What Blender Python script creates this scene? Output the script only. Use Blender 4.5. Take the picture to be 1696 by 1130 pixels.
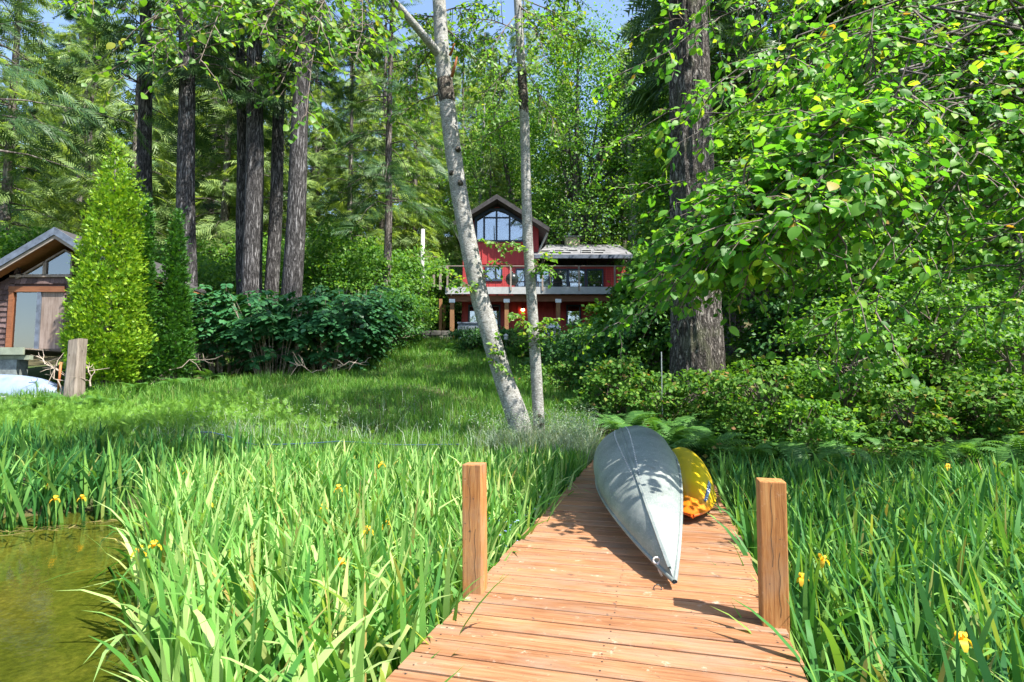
import bpy, bmesh, math
import numpy as np
from mathutils import Vector, Matrix

for o in list(bpy.data.objects):
    bpy.data.objects.remove(o)
sc = bpy.context.scene
COL = sc.collection
PI = math.pi

# ------------------------------------------------------------------ camera, sky, sun, exposure
CAMZ = 1.5            # above the water; the dock top is at 0.35
F = 942.0             # focal length in photo pixels (20 mm on a 36 mm frame)
PITCH = math.radians(4.31)
cam_d = bpy.data.cameras.new('camera')
cam = bpy.data.objects.new('camera', cam_d)
COL.objects.link(cam)
cam.location = (0, 0, CAMZ)
cam.rotation_euler = (PI / 2 + PITCH, 0, 0)
cam_d.sensor_width = 36.0
cam_d.lens = F / 1696 * 36
cam_d.clip_end = 1500
sc.camera = cam

SUN_EL = math.radians(57)
SUN_AZ = math.radians(125)          # clockwise from +Y: behind the camera, to the right
S = Vector((math.sin(SUN_AZ) * math.cos(SUN_EL), math.cos(SUN_AZ) * math.cos(SUN_EL), math.sin(SUN_EL)))
world = bpy.data.worlds.new('World')
sc.world = world
world.use_nodes = True
wn = world.node_tree
sky = wn.nodes.new('ShaderNodeTexSky')
sky.sky_type = 'NISHITA'
sky.sun_disc = False
sky.sun_elevation = SUN_EL
sky.sun_rotation = SUN_AZ
wn.links.new(sky.outputs[0], wn.nodes['Background'].inputs[0])
wn.nodes['Background'].inputs[1].default_value = 0.13
sun_d = bpy.data.lights.new('sun', 'SUN')
sun_d.energy = 5.0
sun_d.angle = math.radians(0.5)
sun_d.color = (1.0, 0.95, 0.86)
sun = bpy.data.objects.new('sun', sun_d)
COL.objects.link(sun)
sun.rotation_euler = S.to_track_quat('Z', 'Y').to_euler()
sun.location = (20, -15, 40)
sc.view_settings.view_transform = 'Standard'
sc.view_settings.look = 'None'
sc.view_settings.gamma = 1
sc.view_settings.use_curve_mapping = False
sc.view_settings.exposure = 1.5
sc.cycles.max_bounces = 7
sc.cycles.diffuse_bounces = 3
sc.cycles.glossy_bounces = 3
sc.cycles.transmission_bounces = 4
sc.cycles.transparent_max_bounces = 8
sc.cycles.caustics_reflective = False
sc.cycles.caustics_refractive = False
sc.cycles.use_denoising = True
sc.cycles.use_adaptive_sampling = True


def at(px, py, y):
    """the point at depth y (metres ahead of the tripod) that photo pixel px, py looks at"""
    u, v = (px - 848) / F, (565 - py) / F
    dy = math.cos(PITCH) - v * math.sin(PITCH)
    dz = math.sin(PITCH) + v * math.cos(PITCH)
    return Vector((u * y / dy, y, CAMZ + dz * y / dy))


def tag(o, label=None, cat=None, group=None, kind=None):
    if label: o['label'] = label
    if cat: o['category'] = cat
    if group: o['group'] = group
    if kind: o['kind'] = kind
    return o


def empty(name, loc, label=None, cat=None, group=None):
    o = bpy.data.objects.new(name, None)
    o.empty_display_size = 0.2
    COL.objects.link(o)
    o.location = loc
    return tag(o, label, cat, group)


def root_loc(o):
    while o is not None and o.parent is not None:
        o = o.parent
    return np.array(o.location) if o is not None else np.zeros(3)


def link(name, me, parent=None, loc=None, mat=None):
    o = bpy.data.objects.new(name, me)
    COL.objects.link(o)
    if parent is not None: o.parent = parent
    if loc is not None: o.location = loc
    if mat is not None and not me.materials: me.materials.append(mat)
    return o


def np_mesh(name, V, faces, mat=None, smooth=False, fmat=None):
    """faces: list of int arrays of shape (m, k)"""
    me = bpy.data.meshes.new(name)
    V = np.asarray(V, dtype=np.float32)
    faces = [np.asarray(f, dtype=np.int32) for f in faces if len(f)]
    me.vertices.add(len(V)); me.vertices.foreach_set('co', V.ravel())
    nl = sum(f.size for f in faces); npoly = sum(len(f) for f in faces)
    me.loops.add(nl); me.polygons.add(npoly)
    me.loops.foreach_set('vertex_index', np.concatenate([f.ravel() for f in faces]))
    tot = np.concatenate([np.full(len(f), f.shape[1], np.int32) for f in faces])
    st = np.concatenate([[0], np.cumsum(tot)[:-1]]).astype(np.int32)
    me.polygons.foreach_set('loop_start', st)
    me.polygons.foreach_set('loop_total', tot)
    if smooth: me.polygons.foreach_set('use_smooth', np.ones(npoly, dtype=bool))
    if isinstance(mat, (list, tuple)):
        for m in mat: me.materials.append(m)
        if fmat is not None: me.polygons.foreach_set('material_index', np.asarray(fmat, np.int32))
    elif mat is not None: me.materials.append(mat)
    me.update(calc_edges=True)
    return me


class MB:
    """collects boxes, tubes and polygons in world metres"""
    def __init__(self):
        self.v, self.f = [], []

    def add(self, vs, fs):
        n = len(self.v)
        self.v += [tuple(p) for p in vs]
        self.f += [tuple(i + n for i in f) for f in fs]

    def box(self, x0, x1, y0, y1, z0, z1, M=None):
        vs = [(x, y, z) for z in (z0, z1) for y in (y0, y1) for x in (x0, x1)]
        if M is not None: vs = [M @ Vector(p) for p in vs]
        self.add(vs, [(0, 2, 3, 1), (4, 5, 7, 6), (0, 1, 5, 4), (1, 3, 7, 5), (3, 2, 6, 7), (2, 0, 4, 6)])
        return self

    def prism(self, poly, ext):
        """poly: list of 3-D points, ext: extrusion vector"""
        n = len(poly); e = Vector(ext)
        vs = [Vector(p) for p in poly] + [Vector(p) + e for p in poly]
        fs = [tuple(range(n))[::-1], tuple(range(n, 2 * n))]
        fs += [(i, (i + 1) % n, (i + 1) % n + n, i + n) for i in range(n)]
        self.add(vs, fs)
        return self

    def bar(self, a, b, w, h, up=(0, 0, 1)):
        a, b = Vector(a), Vector(b)
        d = (b - a).normalized(); s = d.cross(Vector(up))
        if s.length < 1e-5: s = d.cross(Vector((0, 1, 0)))
        s.normalize(); u = s.cross(d)
        vs = [p + s * w / 2 * i + u * h / 2 * j for p in (a, b) for j in (-1, 1) for i in (-1, 1)]
        self.add(vs, [(0, 2, 3, 1), (4, 5, 7, 6), (0, 1, 5, 4), (1, 3, 7, 5), (3, 2, 6, 7), (2, 0, 4, 6)])
        return self

    def tube(self, pts, rad, n=8, cap=True):
        V, Fq = tube_np(pts, rad, n)
        base = len(self.v)
        self.v += [tuple(p) for p in V]
        self.f += [tuple(int(i) + base for i in q) for q in Fq]
        if cap:
            m = len(pts)
            self.f.append(tuple(base + i for i in range(n))[::-1])
            self.f.append(tuple(base + (m - 1) * n + i for i in range(n)))
        return self

    def build(self, name, mat, parent=None, smooth=False, bevel=0.0):
        me = bpy.data.meshes.new(name)
        off = root_loc(parent)
        me.from_pydata([(p[0] - off[0], p[1] - off[1], p[2] - off[2]) for p in self.v], [], self.f)
        me.materials.append(mat)
        bm = bmesh.new(); bm.from_mesh(me)
        bmesh.ops.recalc_face_normals(bm, faces=bm.faces)
        if bevel > 0:
            bmesh.ops.bevel(bm, geom=list(bm.edges), offset=bevel, segments=2, affect='EDGES', profile=0.6)
        bm.to_mesh(me); bm.free()
        if smooth:
            for p in me.polygons: p.use_smooth = True
        me.update()
        return link(name, me, parent)


def tube_np(pts, rad, n):
    P = np.array([tuple(p) for p in pts], float); m = len(P)
    R = np.broadcast_to(np.asarray(rad, float), (m,))
    T = np.gradient(P, axis=0); T /= np.linalg.norm(T, axis=1, keepdims=True) + 1e-9
    ref = np.array([0, 0, 1.0]) if abs(T[0, 2]) < 0.9 else np.array([0, 1.0, 0])
    A = np.cross(T, ref); A /= np.linalg.norm(A, axis=1, keepdims=True) + 1e-9
    B = np.cross(A, T)
    a = np.arange(n) * 2 * PI / n
    V = P[:, None, :] + R[:, None, None] * (np.cos(a)[None, :, None] * A[:, None, :] + np.sin(a)[None, :, None] * B[:, None, :])
    i = np.arange(m - 1)[:, None] * n; j = np.arange(n)[None, :]; k = (j + 1) % n
    Fq = np.stack([i + j, i + k, i + n + k, i + n + j], -1).reshape(-1, 4)
    return V.reshape(-1, 3), Fq


def tubes_mesh(name, lst, mat, off=(0, 0, 0), smooth=True):
    """lst: (pts, radii, sides)"""
    Vs, Fs, b = [], [], 0
    for pts, rad, n in lst:
        V, Fq = tube_np(pts, rad, n)
        Vs.append(V); Fs.append(Fq + b); b += len(V)
    return np_mesh(name, np.concatenate(Vs) - np.asarray(off), [np.concatenate(Fs)], mat, smooth)


def frames(D, N):
    """rows of orthonormal frames: X, Y = D, Z ~ N"""
    D = D / (np.linalg.norm(D, axis=1, keepdims=True) + 1e-9)
    X = np.cross(D, N); X /= np.linalg.norm(X, axis=1, keepdims=True) + 1e-9
    return X, D, np.cross(X, D)


def scatter(tv, tf, P, D, N, s):
    """copies of template (tv verts, tf faces) at P, its y along D, its z near N, scale s -> V, F"""
    tv = np.asarray(tv, float); tf = np.asarray(tf, int)
    X, Y, Z = frames(np.asarray(D, float), np.asarray(N, float))
    s = np.broadcast_to(np.asarray(s, float), (len(P),))
    V = P[:, None, :] + s[:, None, None] * (tv[None, :, 0:1] * X[:, None, :] + tv[None, :, 1:2] * Y[:, None, :] + tv[None, :, 2:3] * Z[:, None, :])
    Fo = tf[None] + (np.arange(len(P)) * len(tv))[:, None, None]
    return V.reshape(-1, 3), Fo.reshape(-1, tf.shape[1])


def unit(v):
    return v / (np.linalg.norm(v, axis=-1, keepdims=True) + 1e-9)


def vnoise(P, seed=0):
    """smooth value noise on (n,3) points, about -1..1"""
    P = np.asarray(P, float); i = np.floor(P).astype(np.int64); f = P - i; f = f * f * (3 - 2 * f)
    def h(a):
        n = (a[..., 0] * 73856093 ^ a[..., 1] * 19349663 ^ a[..., 2] * 83492791 ^ (seed * 2654435761)) & 0xffffffff
        n = (n ^ (n >> 13)) * 1274126177 & 0xffffffff
        n = (n ^ (n >> 16)) * 2246822519 & 0xffffffff
        return ((n >> 8) & 0xffff) / 32767.5 - 1
    r = 0
    for dx in (0, 1):
        for dy in (0, 1):
            for dz in (0, 1):
                w = (f[..., 0] if dx else 1 - f[..., 0]) * (f[..., 1] if dy else 1 - f[..., 1]) * (f[..., 2] if dz else 1 - f[..., 2])
                r = r + w * h(i + np.array([dx, dy, dz]))
    return r


def dup(root, loc, rz=0.0, s=1.0, label=None, group=None):
    r = root.copy(); COL.objects.link(r)
    r.location = loc; r.rotation_euler = (0, 0, rz)
    r.scale = (s, s, s) if not isinstance(s, (tuple, list)) else s
    if label: r['label'] = label
    if group: r['group'] = group
    for ch in root.children:
        c = ch.copy(); COL.objects.link(c); c.parent = r
        for g in ch.children:
            d = g.copy(); COL.objects.link(d); d.parent = c
    return r


# ------------------------------------------------------------------ materials
def newmat(name):
    m = bpy.data.materials.new(name); m.use_nodes = True
    nt = m.node_tree
    return m, nt, nt.nodes['Principled BSDF']


def N(nt, t, **kw):
    n = nt.nodes.new(t)
    for k, v in kw.items():
        if k.startswith('i_'): n.inputs[int(k[2:])].default_value = v
        else: setattr(n, k, v)
    return n


def coords(nt, scale=(1, 1, 1), kind='Object', rnd=False):
    tc = N(nt, 'ShaderNodeTexCoord'); out = tc.outputs[kind]
    mp = N(nt, 'ShaderNodeMapping'); mp.inputs['Scale'].default_value = scale
    if rnd:
        oi = N(nt, 'ShaderNodeObjectInfo')
        mu = N(nt, 'ShaderNodeMath', operation='MULTIPLY', i_1=57.0); nt.links.new(oi.outputs['Random'], mu.inputs[0])
        va = N(nt, 'ShaderNodeVectorMath', operation='ADD')
        nt.links.new(out, va.inputs[0]); nt.links.new(mu.outputs[0], va.inputs[1]); out = va.outputs[0]
    nt.links.new(out, mp.inputs[0])
    return mp.outputs[0]


def noise(nt, vec, scale, detail=4, rough=0.6, dist=0.0):
    n = N(nt, 'ShaderNodeTexNoise')
    n.inputs['Scale'].default_value = scale; n.inputs['Detail'].default_value = detail
    n.inputs['Roughness'].default_value = rough; n.inputs['Distortion'].default_value = dist
    if vec is not None: nt.links.new(vec, n.inputs['Vector'])
    return n.outputs['Fac']


def ramp(nt, fac, stops, interp='LINEAR'):
    r = N(nt, 'ShaderNodeValToRGB'); cr = r.color_ramp; cr.interpolation = interp
    while len(cr.elements) < len(stops): cr.elements.new(0.5)
    for e, (p, c) in zip(cr.elements, stops):
        e.position = p; e.color = tuple(c) + (1,) if len(c) == 3 else c
    nt.links.new(fac, r.inputs[0])
    return r.outputs[0]


def mix(nt, fac, a, b, mode='MIX'):
    n = N(nt, 'ShaderNodeMix', data_type='RGBA', blend_type=mode)
    for sck, val in ((n.inputs[0], fac), (n.inputs[6], a), (n.inputs[7], b)):
        if isinstance(val, (int, float)): sck.default_value = val
        elif isinstance(val, tuple): sck.default_value = val + (1,) if len(val) == 3 else val
        else: nt.links.new(val, sck)
    return n.outputs[2]


def bump(nt, bs, h, strength=0.4, dist=0.02):
    b = N(nt, 'ShaderNodeBump'); b.inputs['Strength'].default_value = strength; b.inputs['Distance'].default_value = dist
    nt.links.new(h, b.inputs['Height']); nt.links.new(b.outputs[0], bs.inputs['Normal'])


def plain(name, col, rough=0.6, metal=0.0, var=0.12, scale=6.0, spec=0.4):
    m, nt, bs = newmat(name)
    f = noise(nt, coords(nt, rnd=True), scale, 5)
    lo = tuple(c * (1 - var * 1.5) for c in col); hi = tuple(min(1, c * (1 + var)) for c in col)
    nt.links.new(ramp(nt, f, [(0.3, lo), (0.7, hi)]), bs.inputs['Base Color'])
    bs.inputs['Roughness'].default_value = rough; bs.inputs['Metallic'].default_value = metal
    bs.inputs['Specular IOR Level'].default_value = spec
    bump(nt, bs, f, 0.15, 0.01)
    return m


def leafmat(name, stops, trans=0.4, rough=0.42, spec=0.5, tint=1.5):
    """per leaf colour from a ramp of the thing's own leaf colours; part of the light passes through"""
    m, nt, bs = newmat(name)
    ge = N(nt, 'ShaderNodeNewGeometry'); oi = N(nt, 'ShaderNodeObjectInfo')
    ad = N(nt, 'ShaderNodeMath', operation='ADD'); fr = N(nt, 'ShaderNodeMath', operation='FRACT')
    nt.links.new(ge.outputs['Random Per Island'], ad.inputs[0]); nt.links.new(oi.outputs['Random'], ad.inputs[1])
    nt.links.new(ad.outputs[0], fr.inputs[0])
    c = ramp(nt, fr.outputs[0], stops)
    nt.links.new(c, bs.inputs['Base Color'])
    bs.inputs['Roughness'].default_value = rough; bs.inputs['Specular IOR Level'].default_value = spec
    tr = N(nt, 'ShaderNodeBsdfTranslucent')
    tc = mix(nt, 1.0, c, (tint * 1.05, tint, tint * 0.35), 'MULTIPLY')
    nt.links.new(tc, tr.inputs[0])
    mx = N(nt, 'ShaderNodeMixShader', i_0=trans)
    nt.links.new(bs.outputs[0], mx.inputs[1]); nt.links.new(tr.outputs[0], mx.inputs[2])
    nt.links.new(mx.outputs[0], nt.nodes['Material Output'].inputs[0])
    return m


def wood(name, c0, c1, c2, axis=0, rough=0.65, wear=None, gs=1.0, bumps=0.35):
    """grain runs along the given local axis"""
    m, nt, bs = newmat(name)
    sx = [22 * gs] * 3; sx[axis] = 1.1 * gs
    v = coords(nt, tuple(sx), rnd=True)
    f = noise(nt, v, 2.2, 8, 0.7, 0.6)
    v2 = coords(nt, (1, 1, 1), rnd=True)
    g = noise(nt, v2, 2.2, 5, 0.6)
    col = ramp(nt, f, [(0.32, c0), (0.5, c1), (0.72, c2)])
    col = mix(nt, ramp(nt, g, [(0.35, (0, 0, 0)), (0.75, (1, 1, 1))]), mix(nt, 1.0, col, (0.74, 0.7, 0.66), 'MULTIPLY'), col)
    oi = N(nt, 'ShaderNodeObjectInfo')
    col = mix(nt, 1.0, col, ramp(nt, oi.outputs['Random'], [(0, (0.86, 0.84, 0.82)), (0.5, (1, 1, 1)), (1, (1.1, 1.03, 0.97))]), 'MULTIPLY')
    # knots
    vo = N(nt, 'ShaderNodeTexVoronoi'); vo.inputs['Scale'].default_value = 3.3 * gs
    vk = [1.6] * 3; vk[axis] = 0.8
    nt.links.new(coords(nt, tuple(vk), rnd=True), vo.inputs['Vector'])
    k = ramp(nt, vo.outputs['Distance'], [(0.03, (1, 1, 1)), (0.085, (0, 0, 0))])
    col = mix(nt, k, col, tuple(x * 0.45 for x in c0))
    if wear is not None:
        gw_ = noise(nt, coords(nt, (1, 3, 1), rnd=True), 1.6, 6, 0.7)
        col = mix(nt, ramp(nt, gw_, [(0.46, (0, 0, 0)), (0.66, (0.55, 0.55, 0.55))]), col, (0.25, 0.185, 0.135))
        w = noise(nt, coords(nt, (1, 1, 1), rnd=True), 9, 8, 0.75)
        col = mix(nt, ramp(nt, w, [(0.60, (0, 0, 0)), (0.68, (0.7, 0.7, 0.7))]), col, wear)
        d = noise(nt, coords(nt, (1, 1, 1), kind='Object', rnd=True), 26, 4, 0.6)
        col = mix(nt, ramp(nt, d, [(0.665, (0, 0, 0)), (0.71, (0.8, 0.8, 0.8))]), col, (0.07, 0.05, 0.04))
    nt.links.new(col, bs.inputs['Base Color'])
    bs.inputs['Roughness'].default_value = rough; bs.inputs['Specular IOR Level'].default_value = 0.3
    bump(nt, bs, f, bumps, 0.004)
    return m


def barkmat(name, c0, c1, c2, sc1=(9, 9, 2.2), moss=None, disp=0.06, strength=0.9):
    """furrowed bark: ridged noise stretched up the trunk, broken by finer flakes"""
    m, nt, bs = newmat(name)
    v = coords(nt, sc1)
    f = noise(nt, v, 1.0, 3, 0.55, 0.7)
    sb = N(nt, 'ShaderNodeMath', operation='SUBTRACT', i_1=0.5); nt.links.new(f, sb.inputs[0])
    ab = N(nt, 'ShaderNodeMath', operation='ABSOLUTE'); nt.links.new(sb.outputs[0], ab.inputs[0])
    rd = N(nt, 'ShaderNodeMath', operation='MULTIPLY', i_1=5.0, use_clamp=True); nt.links.new(ab.outputs[0], rd.inputs[0])
    fl = noise(nt, coords(nt, (sc1[0] * 1.2, sc1[1] * 1.2, sc1[2] * 4.5)), 1.6, 7, 0.75)
    hgt = N(nt, 'ShaderNodeMath', operation='MULTIPLY_ADD', i_1=0.75); nt.links.new(fl, hgt.inputs[0])
    h1 = N(nt, 'ShaderNodeMath', operation='MULTIPLY', i_1=0.6); nt.links.new(rd.outputs[0], h1.inputs[0]); nt.links.new(h1.outputs[0], hgt.inputs[2])
    col = ramp(nt, hgt.outputs[0], [(0.36, c0), (0.66, c1), (0.98, c2)])
    if moss:
        g = noise(nt, coords(nt, (1, 1, .5)), 2.2, 5, 0.65)
        col = mix(nt, ramp(nt, g, [(0.52, (0, 0, 0)), (0.68, (0.7, 0.7, 0.7))]), col, moss)
    nt.links.new(col, bs.inputs['Base Color'])
    bs.inputs['Roughness'].default_value = 0.9; bs.inputs['Specular IOR Level'].default_value = 0.2
    bump(nt, bs, hgt.outputs[0], strength, disp)
    return m



MT = {}
MT['cedar'] = wood('cedar_boards', (0.19, 0.075, 0.033), (0.34, 0.165, 0.078), (0.46, 0.26, 0.14), 0, 0.6, wear=(0.5, 0.38, 0.28))
MT['cedar_post'] = wood('treated_post', (0.24, 0.085, 0.022), (0.42, 0.19, 0.06), (0.58, 0.32, 0.12), 2, 0.7, wear=(0.5, 0.33, 0.2), gs=1.6, bumps=0.6)
MT['stringer'] = wood('dark_joist', (0.10, 0.055, 0.03), (0.16, 0.09, 0.05), (0.2, 0.12, 0.07), 0, 0.8)
MT['grey_wood'] = wood('weathered_wood', (0.13, 0.105, 0.09), (0.26, 0.22, 0.19), (0.42, 0.37, 0.33), 2, 0.85, gs=0.8, bumps=0.8)
MT['rail_wood'] = wood('grey_rail', (0.2, 0.17, 0.15), (0.32, 0.28, 0.25), (0.42, 0.38, 0.34), 0, 0.8)
MT['brown_wood'] = wood('brown_beam', (0.13, 0.055, 0.025), (0.24, 0.10, 0.05), (0.32, 0.15, 0.08), 0, 0.7)
MT['deck_post'] = wood('deck_post', (0.2, 0.10, 0.045), (0.3, 0.16, 0.075), (0.37, 0.22, 0.11), 2, 0.7)
MT['plywood'] = wood('weathered_plywood', (0.16, 0.12, 0.10), (0.3, 0.24, 0.21), (0.4, 0.34, 0.31), 2, 0.85, gs=0.5)
MT['pale_wood'] = wood('pale_fence', (0.4, 0.34, 0.26), (0.52, 0.46, 0.37), (0.6, 0.54, 0.45), 2, 0.8)
MT['soffit'] = wood('cedar_soffit', (0.24, 0.11, 0.045), (0.36, 0.17, 0.07), (0.45, 0.24, 0.1), 1, 0.6)
MT['deck_edge'] = plain('pale_green_beam', (0.24, 0.27, 0.2), 0.7, var=0.25, scale=3)
MT['white'] = plain('white_paint', (0.4, 0.41, 0.41), 0.6, var=0.1)
MT['blue_trim'] = plain('dark_blue_paint', (0.025, 0.045, 0.085), 0.5)
MT['slate'] = plain('blue_grey_fascia', (0.11, 0.135, 0.18), 0.6, var=0.3, scale=5)
MT['roof'] = plain('grey_shingle_roof', (0.17, 0.17, 0.18), 0.9, var=0.35, scale=2.2)
MT['dark_roof'] = plain('dark_roof', (0.05, 0.048, 0.05), 0.85, var=0.3)
MT['black'] = plain('black_rubber', (0.02, 0.02, 0.021), 0.5)
MT['dark_metal'] = plain('dark_enamel', (0.02, 0.03, 0.03), 0.25)
MT['steel'] = plain('galvanised_steel', (0.45, 0.47, 0.5), 0.4, 0.8)
MT['rust'] = plain('rusty_orange_rod', (0.45, 0.14, 0.05), 0.7)
MT['concrete'] = plain('concrete', (0.17, 0.19, 0.18), 0.9, var=0.3, scale=8)
MT['tub'] = plain('grey_tub_panels', (0.24, 0.27, 0.3), 0.6)
MT['brick'] = plain('cream_brick', (0.55, 0.46, 0.33), 0.9, var=0.25, scale=14)
MT['rope'] = plain('white_rope', (0.6, 0.57, 0.52), 0.9, scale=60)
MT['blue_rope'] = plain('blue_rope', (0.04, 0.08, 0.15), 0.6)
MT['net'] = plain('dark_netting', (0.03, 0.05, 0.05), 0.8)
MT['tarp'] = plain('pale_blue_hull', (0.2, 0.26, 0.36), 0.5, var=0.2, scale=3)
MT['stone'] = plain('mossy_stone', (0.12, 0.115, 0.1), 0.95, var=0.5, scale=5)
MT['path'] = plain('path_earth', (0.3, 0.2, 0.14), 0.95, var=0.4, scale=4)
MT['curtain'] = plain('white_curtain', (0.7, 0.72, 0.75), 0.8, var=0.05)
MT['room'] = plain('dim_interior', (0.10, 0.085, 0.07), 0.9)
MT['twig'] = plain('dead_twig', (0.33, 0.27, 0.22), 0.9, var=0.3)
MT['twig_dark'] = plain('twig_bark', (0.14, 0.11, 0.09), 0.9, var=0.3)

# red board siding and the rest of the houses
m, nt, bs = newmat('red_siding')
f = noise(nt, coords(nt, (3, 3, 0.5), rnd=True), 3, 6, 0.6)
nt.links.new(ramp(nt, f, [(0.3, (0.32, 0.022, 0.025)), (0.7, (0.46, 0.04, 0.042))]), bs.inputs['Base Color'])
bs.inputs['Roughness'].default_value = 0.6
MT['red'] = m
m, nt, bs = newmat('brown_shingle')
oi = N(nt, 'ShaderNodeObjectInfo')
f = noise(nt, coords(nt, (30, 30, 4), rnd=True), 2, 5, 0.7)
c = ramp(nt, oi.outputs['Random'], [(0, (0.065, 0.04, 0.04)), (0.5, (0.11, 0.07, 0.065)), (1, (0.19, 0.13, 0.125))])
nt.links.new(mix(nt, ramp(nt, f, [(0.3, (0, 0, 0)), (0.7, (1, 1, 1))]), mix(nt, 1.0, c, (0.55, 0.5, 0.5), 'MULTIPLY'), c), bs.inputs['Base Color'])
bs.inputs['Roughness'].default_value = 0.9
bump(nt, bs, f, 0.5, 0.01)
MT['shingle'] = m


def glass(name, tint=(0.9, 0.95, 1.0), ior=1.7):
    m, nt, bs = newmat(name)
    nt.nodes.remove(bs)
    fr = N(nt, 'ShaderNodeFresnel'); fr.inputs[0].default_value = ior
    t = N(nt, 'ShaderNodeBsdfTransparent'); t.inputs[0].default_value = tint + (1,)
    g = N(nt, 'ShaderNodeBsdfGlossy'); g.inputs['Roughness'].default_value = 0.02
    mx = N(nt, 'ShaderNodeMixShader')
    ma = N(nt, 'ShaderNodeMath', operation='MULTIPLY_ADD', i_1=1.0, i_2=0.22, use_clamp=True)
    nt.links.new(fr.outputs[0], ma.inputs[0]); nt.links.new(ma.outputs[0], mx.inputs[0])
    nt.links.new(t.outputs[0], mx.inputs[1]); nt.links.new(g.outputs[0], mx.inputs[2])
    nt.links.new(mx.outputs[0], nt.nodes['Material Output'].inputs[0])
    return m


MT['glass'] = glass('window_glass')

# ground: golden lake bed under water, soil and litter above
m, nt, bs = newmat('ground_soil')
geo = N(nt, 'ShaderNodeNewGeometry')
sp = N(nt, 'ShaderNodeSeparateXYZ'); nt.links.new(geo.outputs['Position'], sp.inputs[0])
vb = coords(nt, (1, 1, 1))
n1 = noise(nt, vb, 2.4, 8, 0.65); n2 = noise(nt, vb, 0.35, 5, 0.6); n3 = noise(nt, vb, 22, 7, 0.8)
soil = ramp(nt, n1, [(0.3, (0.035, 0.03, 0.018)), (0.5, (0.06, 0.055, 0.028)), (0.72, (0.13, 0.095, 0.055))])
soil = mix(nt, ramp(nt, n2, [(0.42, (0, 0, 0)), (0.6, (1, 1, 1))]), soil, (0.045, 0.085, 0.02))
bed = ramp(nt, n3, [(0.3, (0.05, 0.045, 0.012)), (0.5, (0.13, 0.115, 0.03)), (0.62, (0.2, 0.165, 0.05)), (0.75, (0.42, 0.36, 0.13))])
bed = mix(nt, ramp(nt, noise(nt, vb, 1.1, 5, 0.6), [(0.4, (0, 0, 0)), (0.65, (1, 1, 1))]), mix(nt, 1.0, bed, (0.5, 0.62, 0.4), 'MULTIPLY'), bed)
mr = N(nt, 'ShaderNodeMapRange'); mr.inputs[1].default_value = -0.06; mr.inputs[2].default_value = 0.06
nt.links.new(sp.outputs[2], mr.inputs[0])
nt.links.new(mix(nt, mr.outputs[0], bed, soil), bs.inputs['Base Color'])
bs.inputs['Roughness'].default_value = 0.95; bs.inputs['Specular IOR Level'].default_value = 0.2
bump(nt, bs, n3, 0.6, 0.03)
MT['ground'] = m

m, nt, bs = newmat('lake_water')
nt.nodes.remove(bs)
fr = N(nt, 'ShaderNodeFresnel'); fr.inputs[0].default_value = 1.33
t = N(nt, 'ShaderNodeBsdfTransparent'); t.inputs[0].default_value = (0.82, 0.88, 0.56, 1)
g = N(nt, 'ShaderNodeBsdfGlossy'); g.inputs['Roughness'].default_value = 0.03
bp = N(nt, 'ShaderNodeBump'); bp.inputs['Strength'].default_value = 0.12; bp.inputs['Distance'].default_value = 0.02
nt.links.new(noise(nt, coords(nt), 5, 4, 0.6), bp.inputs['Height'])
nt.links.new(bp.outputs[0], g.inputs['Normal']); nt.links.new(bp.outputs[0], fr.inputs['Normal'])
mx = N(nt, 'ShaderNodeMixShader'); nt.links.new(fr.outputs[0], mx.inputs[0])
nt.links.new(t.outputs[0], mx.inputs[1]); nt.links.new(g.outputs[0], mx.inputs[2])
nt.links.new(mx.outputs[0], nt.nodes['Material Output'].inputs[0])
MT['water'] = m

# canoe aluminium, kayak plastic
m, nt, bs = newmat('dull_aluminium')
v = coords(nt, (1, 1, 1))
f1 = noise(nt, v, 3, 6, 0.65); f2 = noise(nt, coords(nt, (40, 2, 40)), 3, 5, 0.7)
c = ramp(nt, f1, [(0.3, (0.13, 0.155, 0.148)), (0.55, (0.21, 0.24, 0.228)), (0.75, (0.31, 0.33, 0.305))])
c = mix(nt, ramp(nt, f2, [(0.52, (0, 0, 0)), (0.75, (0.5, 0.5, 0.5))]), c, (0.5, 0.49, 0.45))
st = noise(nt, v, 11, 7, 0.8)
c = mix(nt, ramp(nt, st, [(0.58, (0, 0, 0)), (0.7, (0.8, 0.8, 0.8))]), c, (0.12, 0.115, 0.1))
scr = noise(nt, coords(nt, (60, 1.2, 60)), 2, 6, 0.75)
c = mix(nt, ramp(nt, scr, [(0.63, (0, 0, 0)), (0.66, (0.8, 0.8, 0.8))]), c, (0.55, 0.55, 0.52))
nt.links.new(c, bs.inputs['Base Color'])
bs.inputs['Metallic'].default_value = 0.2; bs.inputs['Roughness'].default_value = 0.5
bump(nt, bs, noise(nt, v, 2.2, 4, 0.5), 0.5, 0.05)
MT['alu'] = m
m, nt, bs = newmat('kayak_plastic')
v = coords(nt, (1, 1, 1)); sp = N(nt, 'ShaderNodeSeparateXYZ'); nt.links.new(v, sp.inputs[0])
wob = noise(nt, v, 2.0, 3, 0.5)
ad = N(nt, 'ShaderNodeMath', operation='MULTIPLY_ADD', i_1=0.9); nt.links.new(wob, ad.inputs[0]); nt.links.new(sp.outputs[1], ad.inputs[2])
dv = N(nt, 'ShaderNodeMath', operation='DIVIDE', i_1=4.0); nt.links.new(ad.outputs[0], dv.inputs[0])
nt.links.new(ramp(nt, dv.outputs[0], [(0.10, (0.6, 0.10, 0.008)), (0.2, (0.62, 0.2, 0.01)), (0.31, (0.6, 0.42, 0.01)), (0.78, (0.55, 0.42, 0.02)), (0.88, (0.5, 0.12, 0.05))]), bs.inputs['Base Color'])
bs.inputs['Roughness'].default_value = 0.35
MT['kayak'] = m
m, nt, bs = newmat('kayak_decal')
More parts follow.
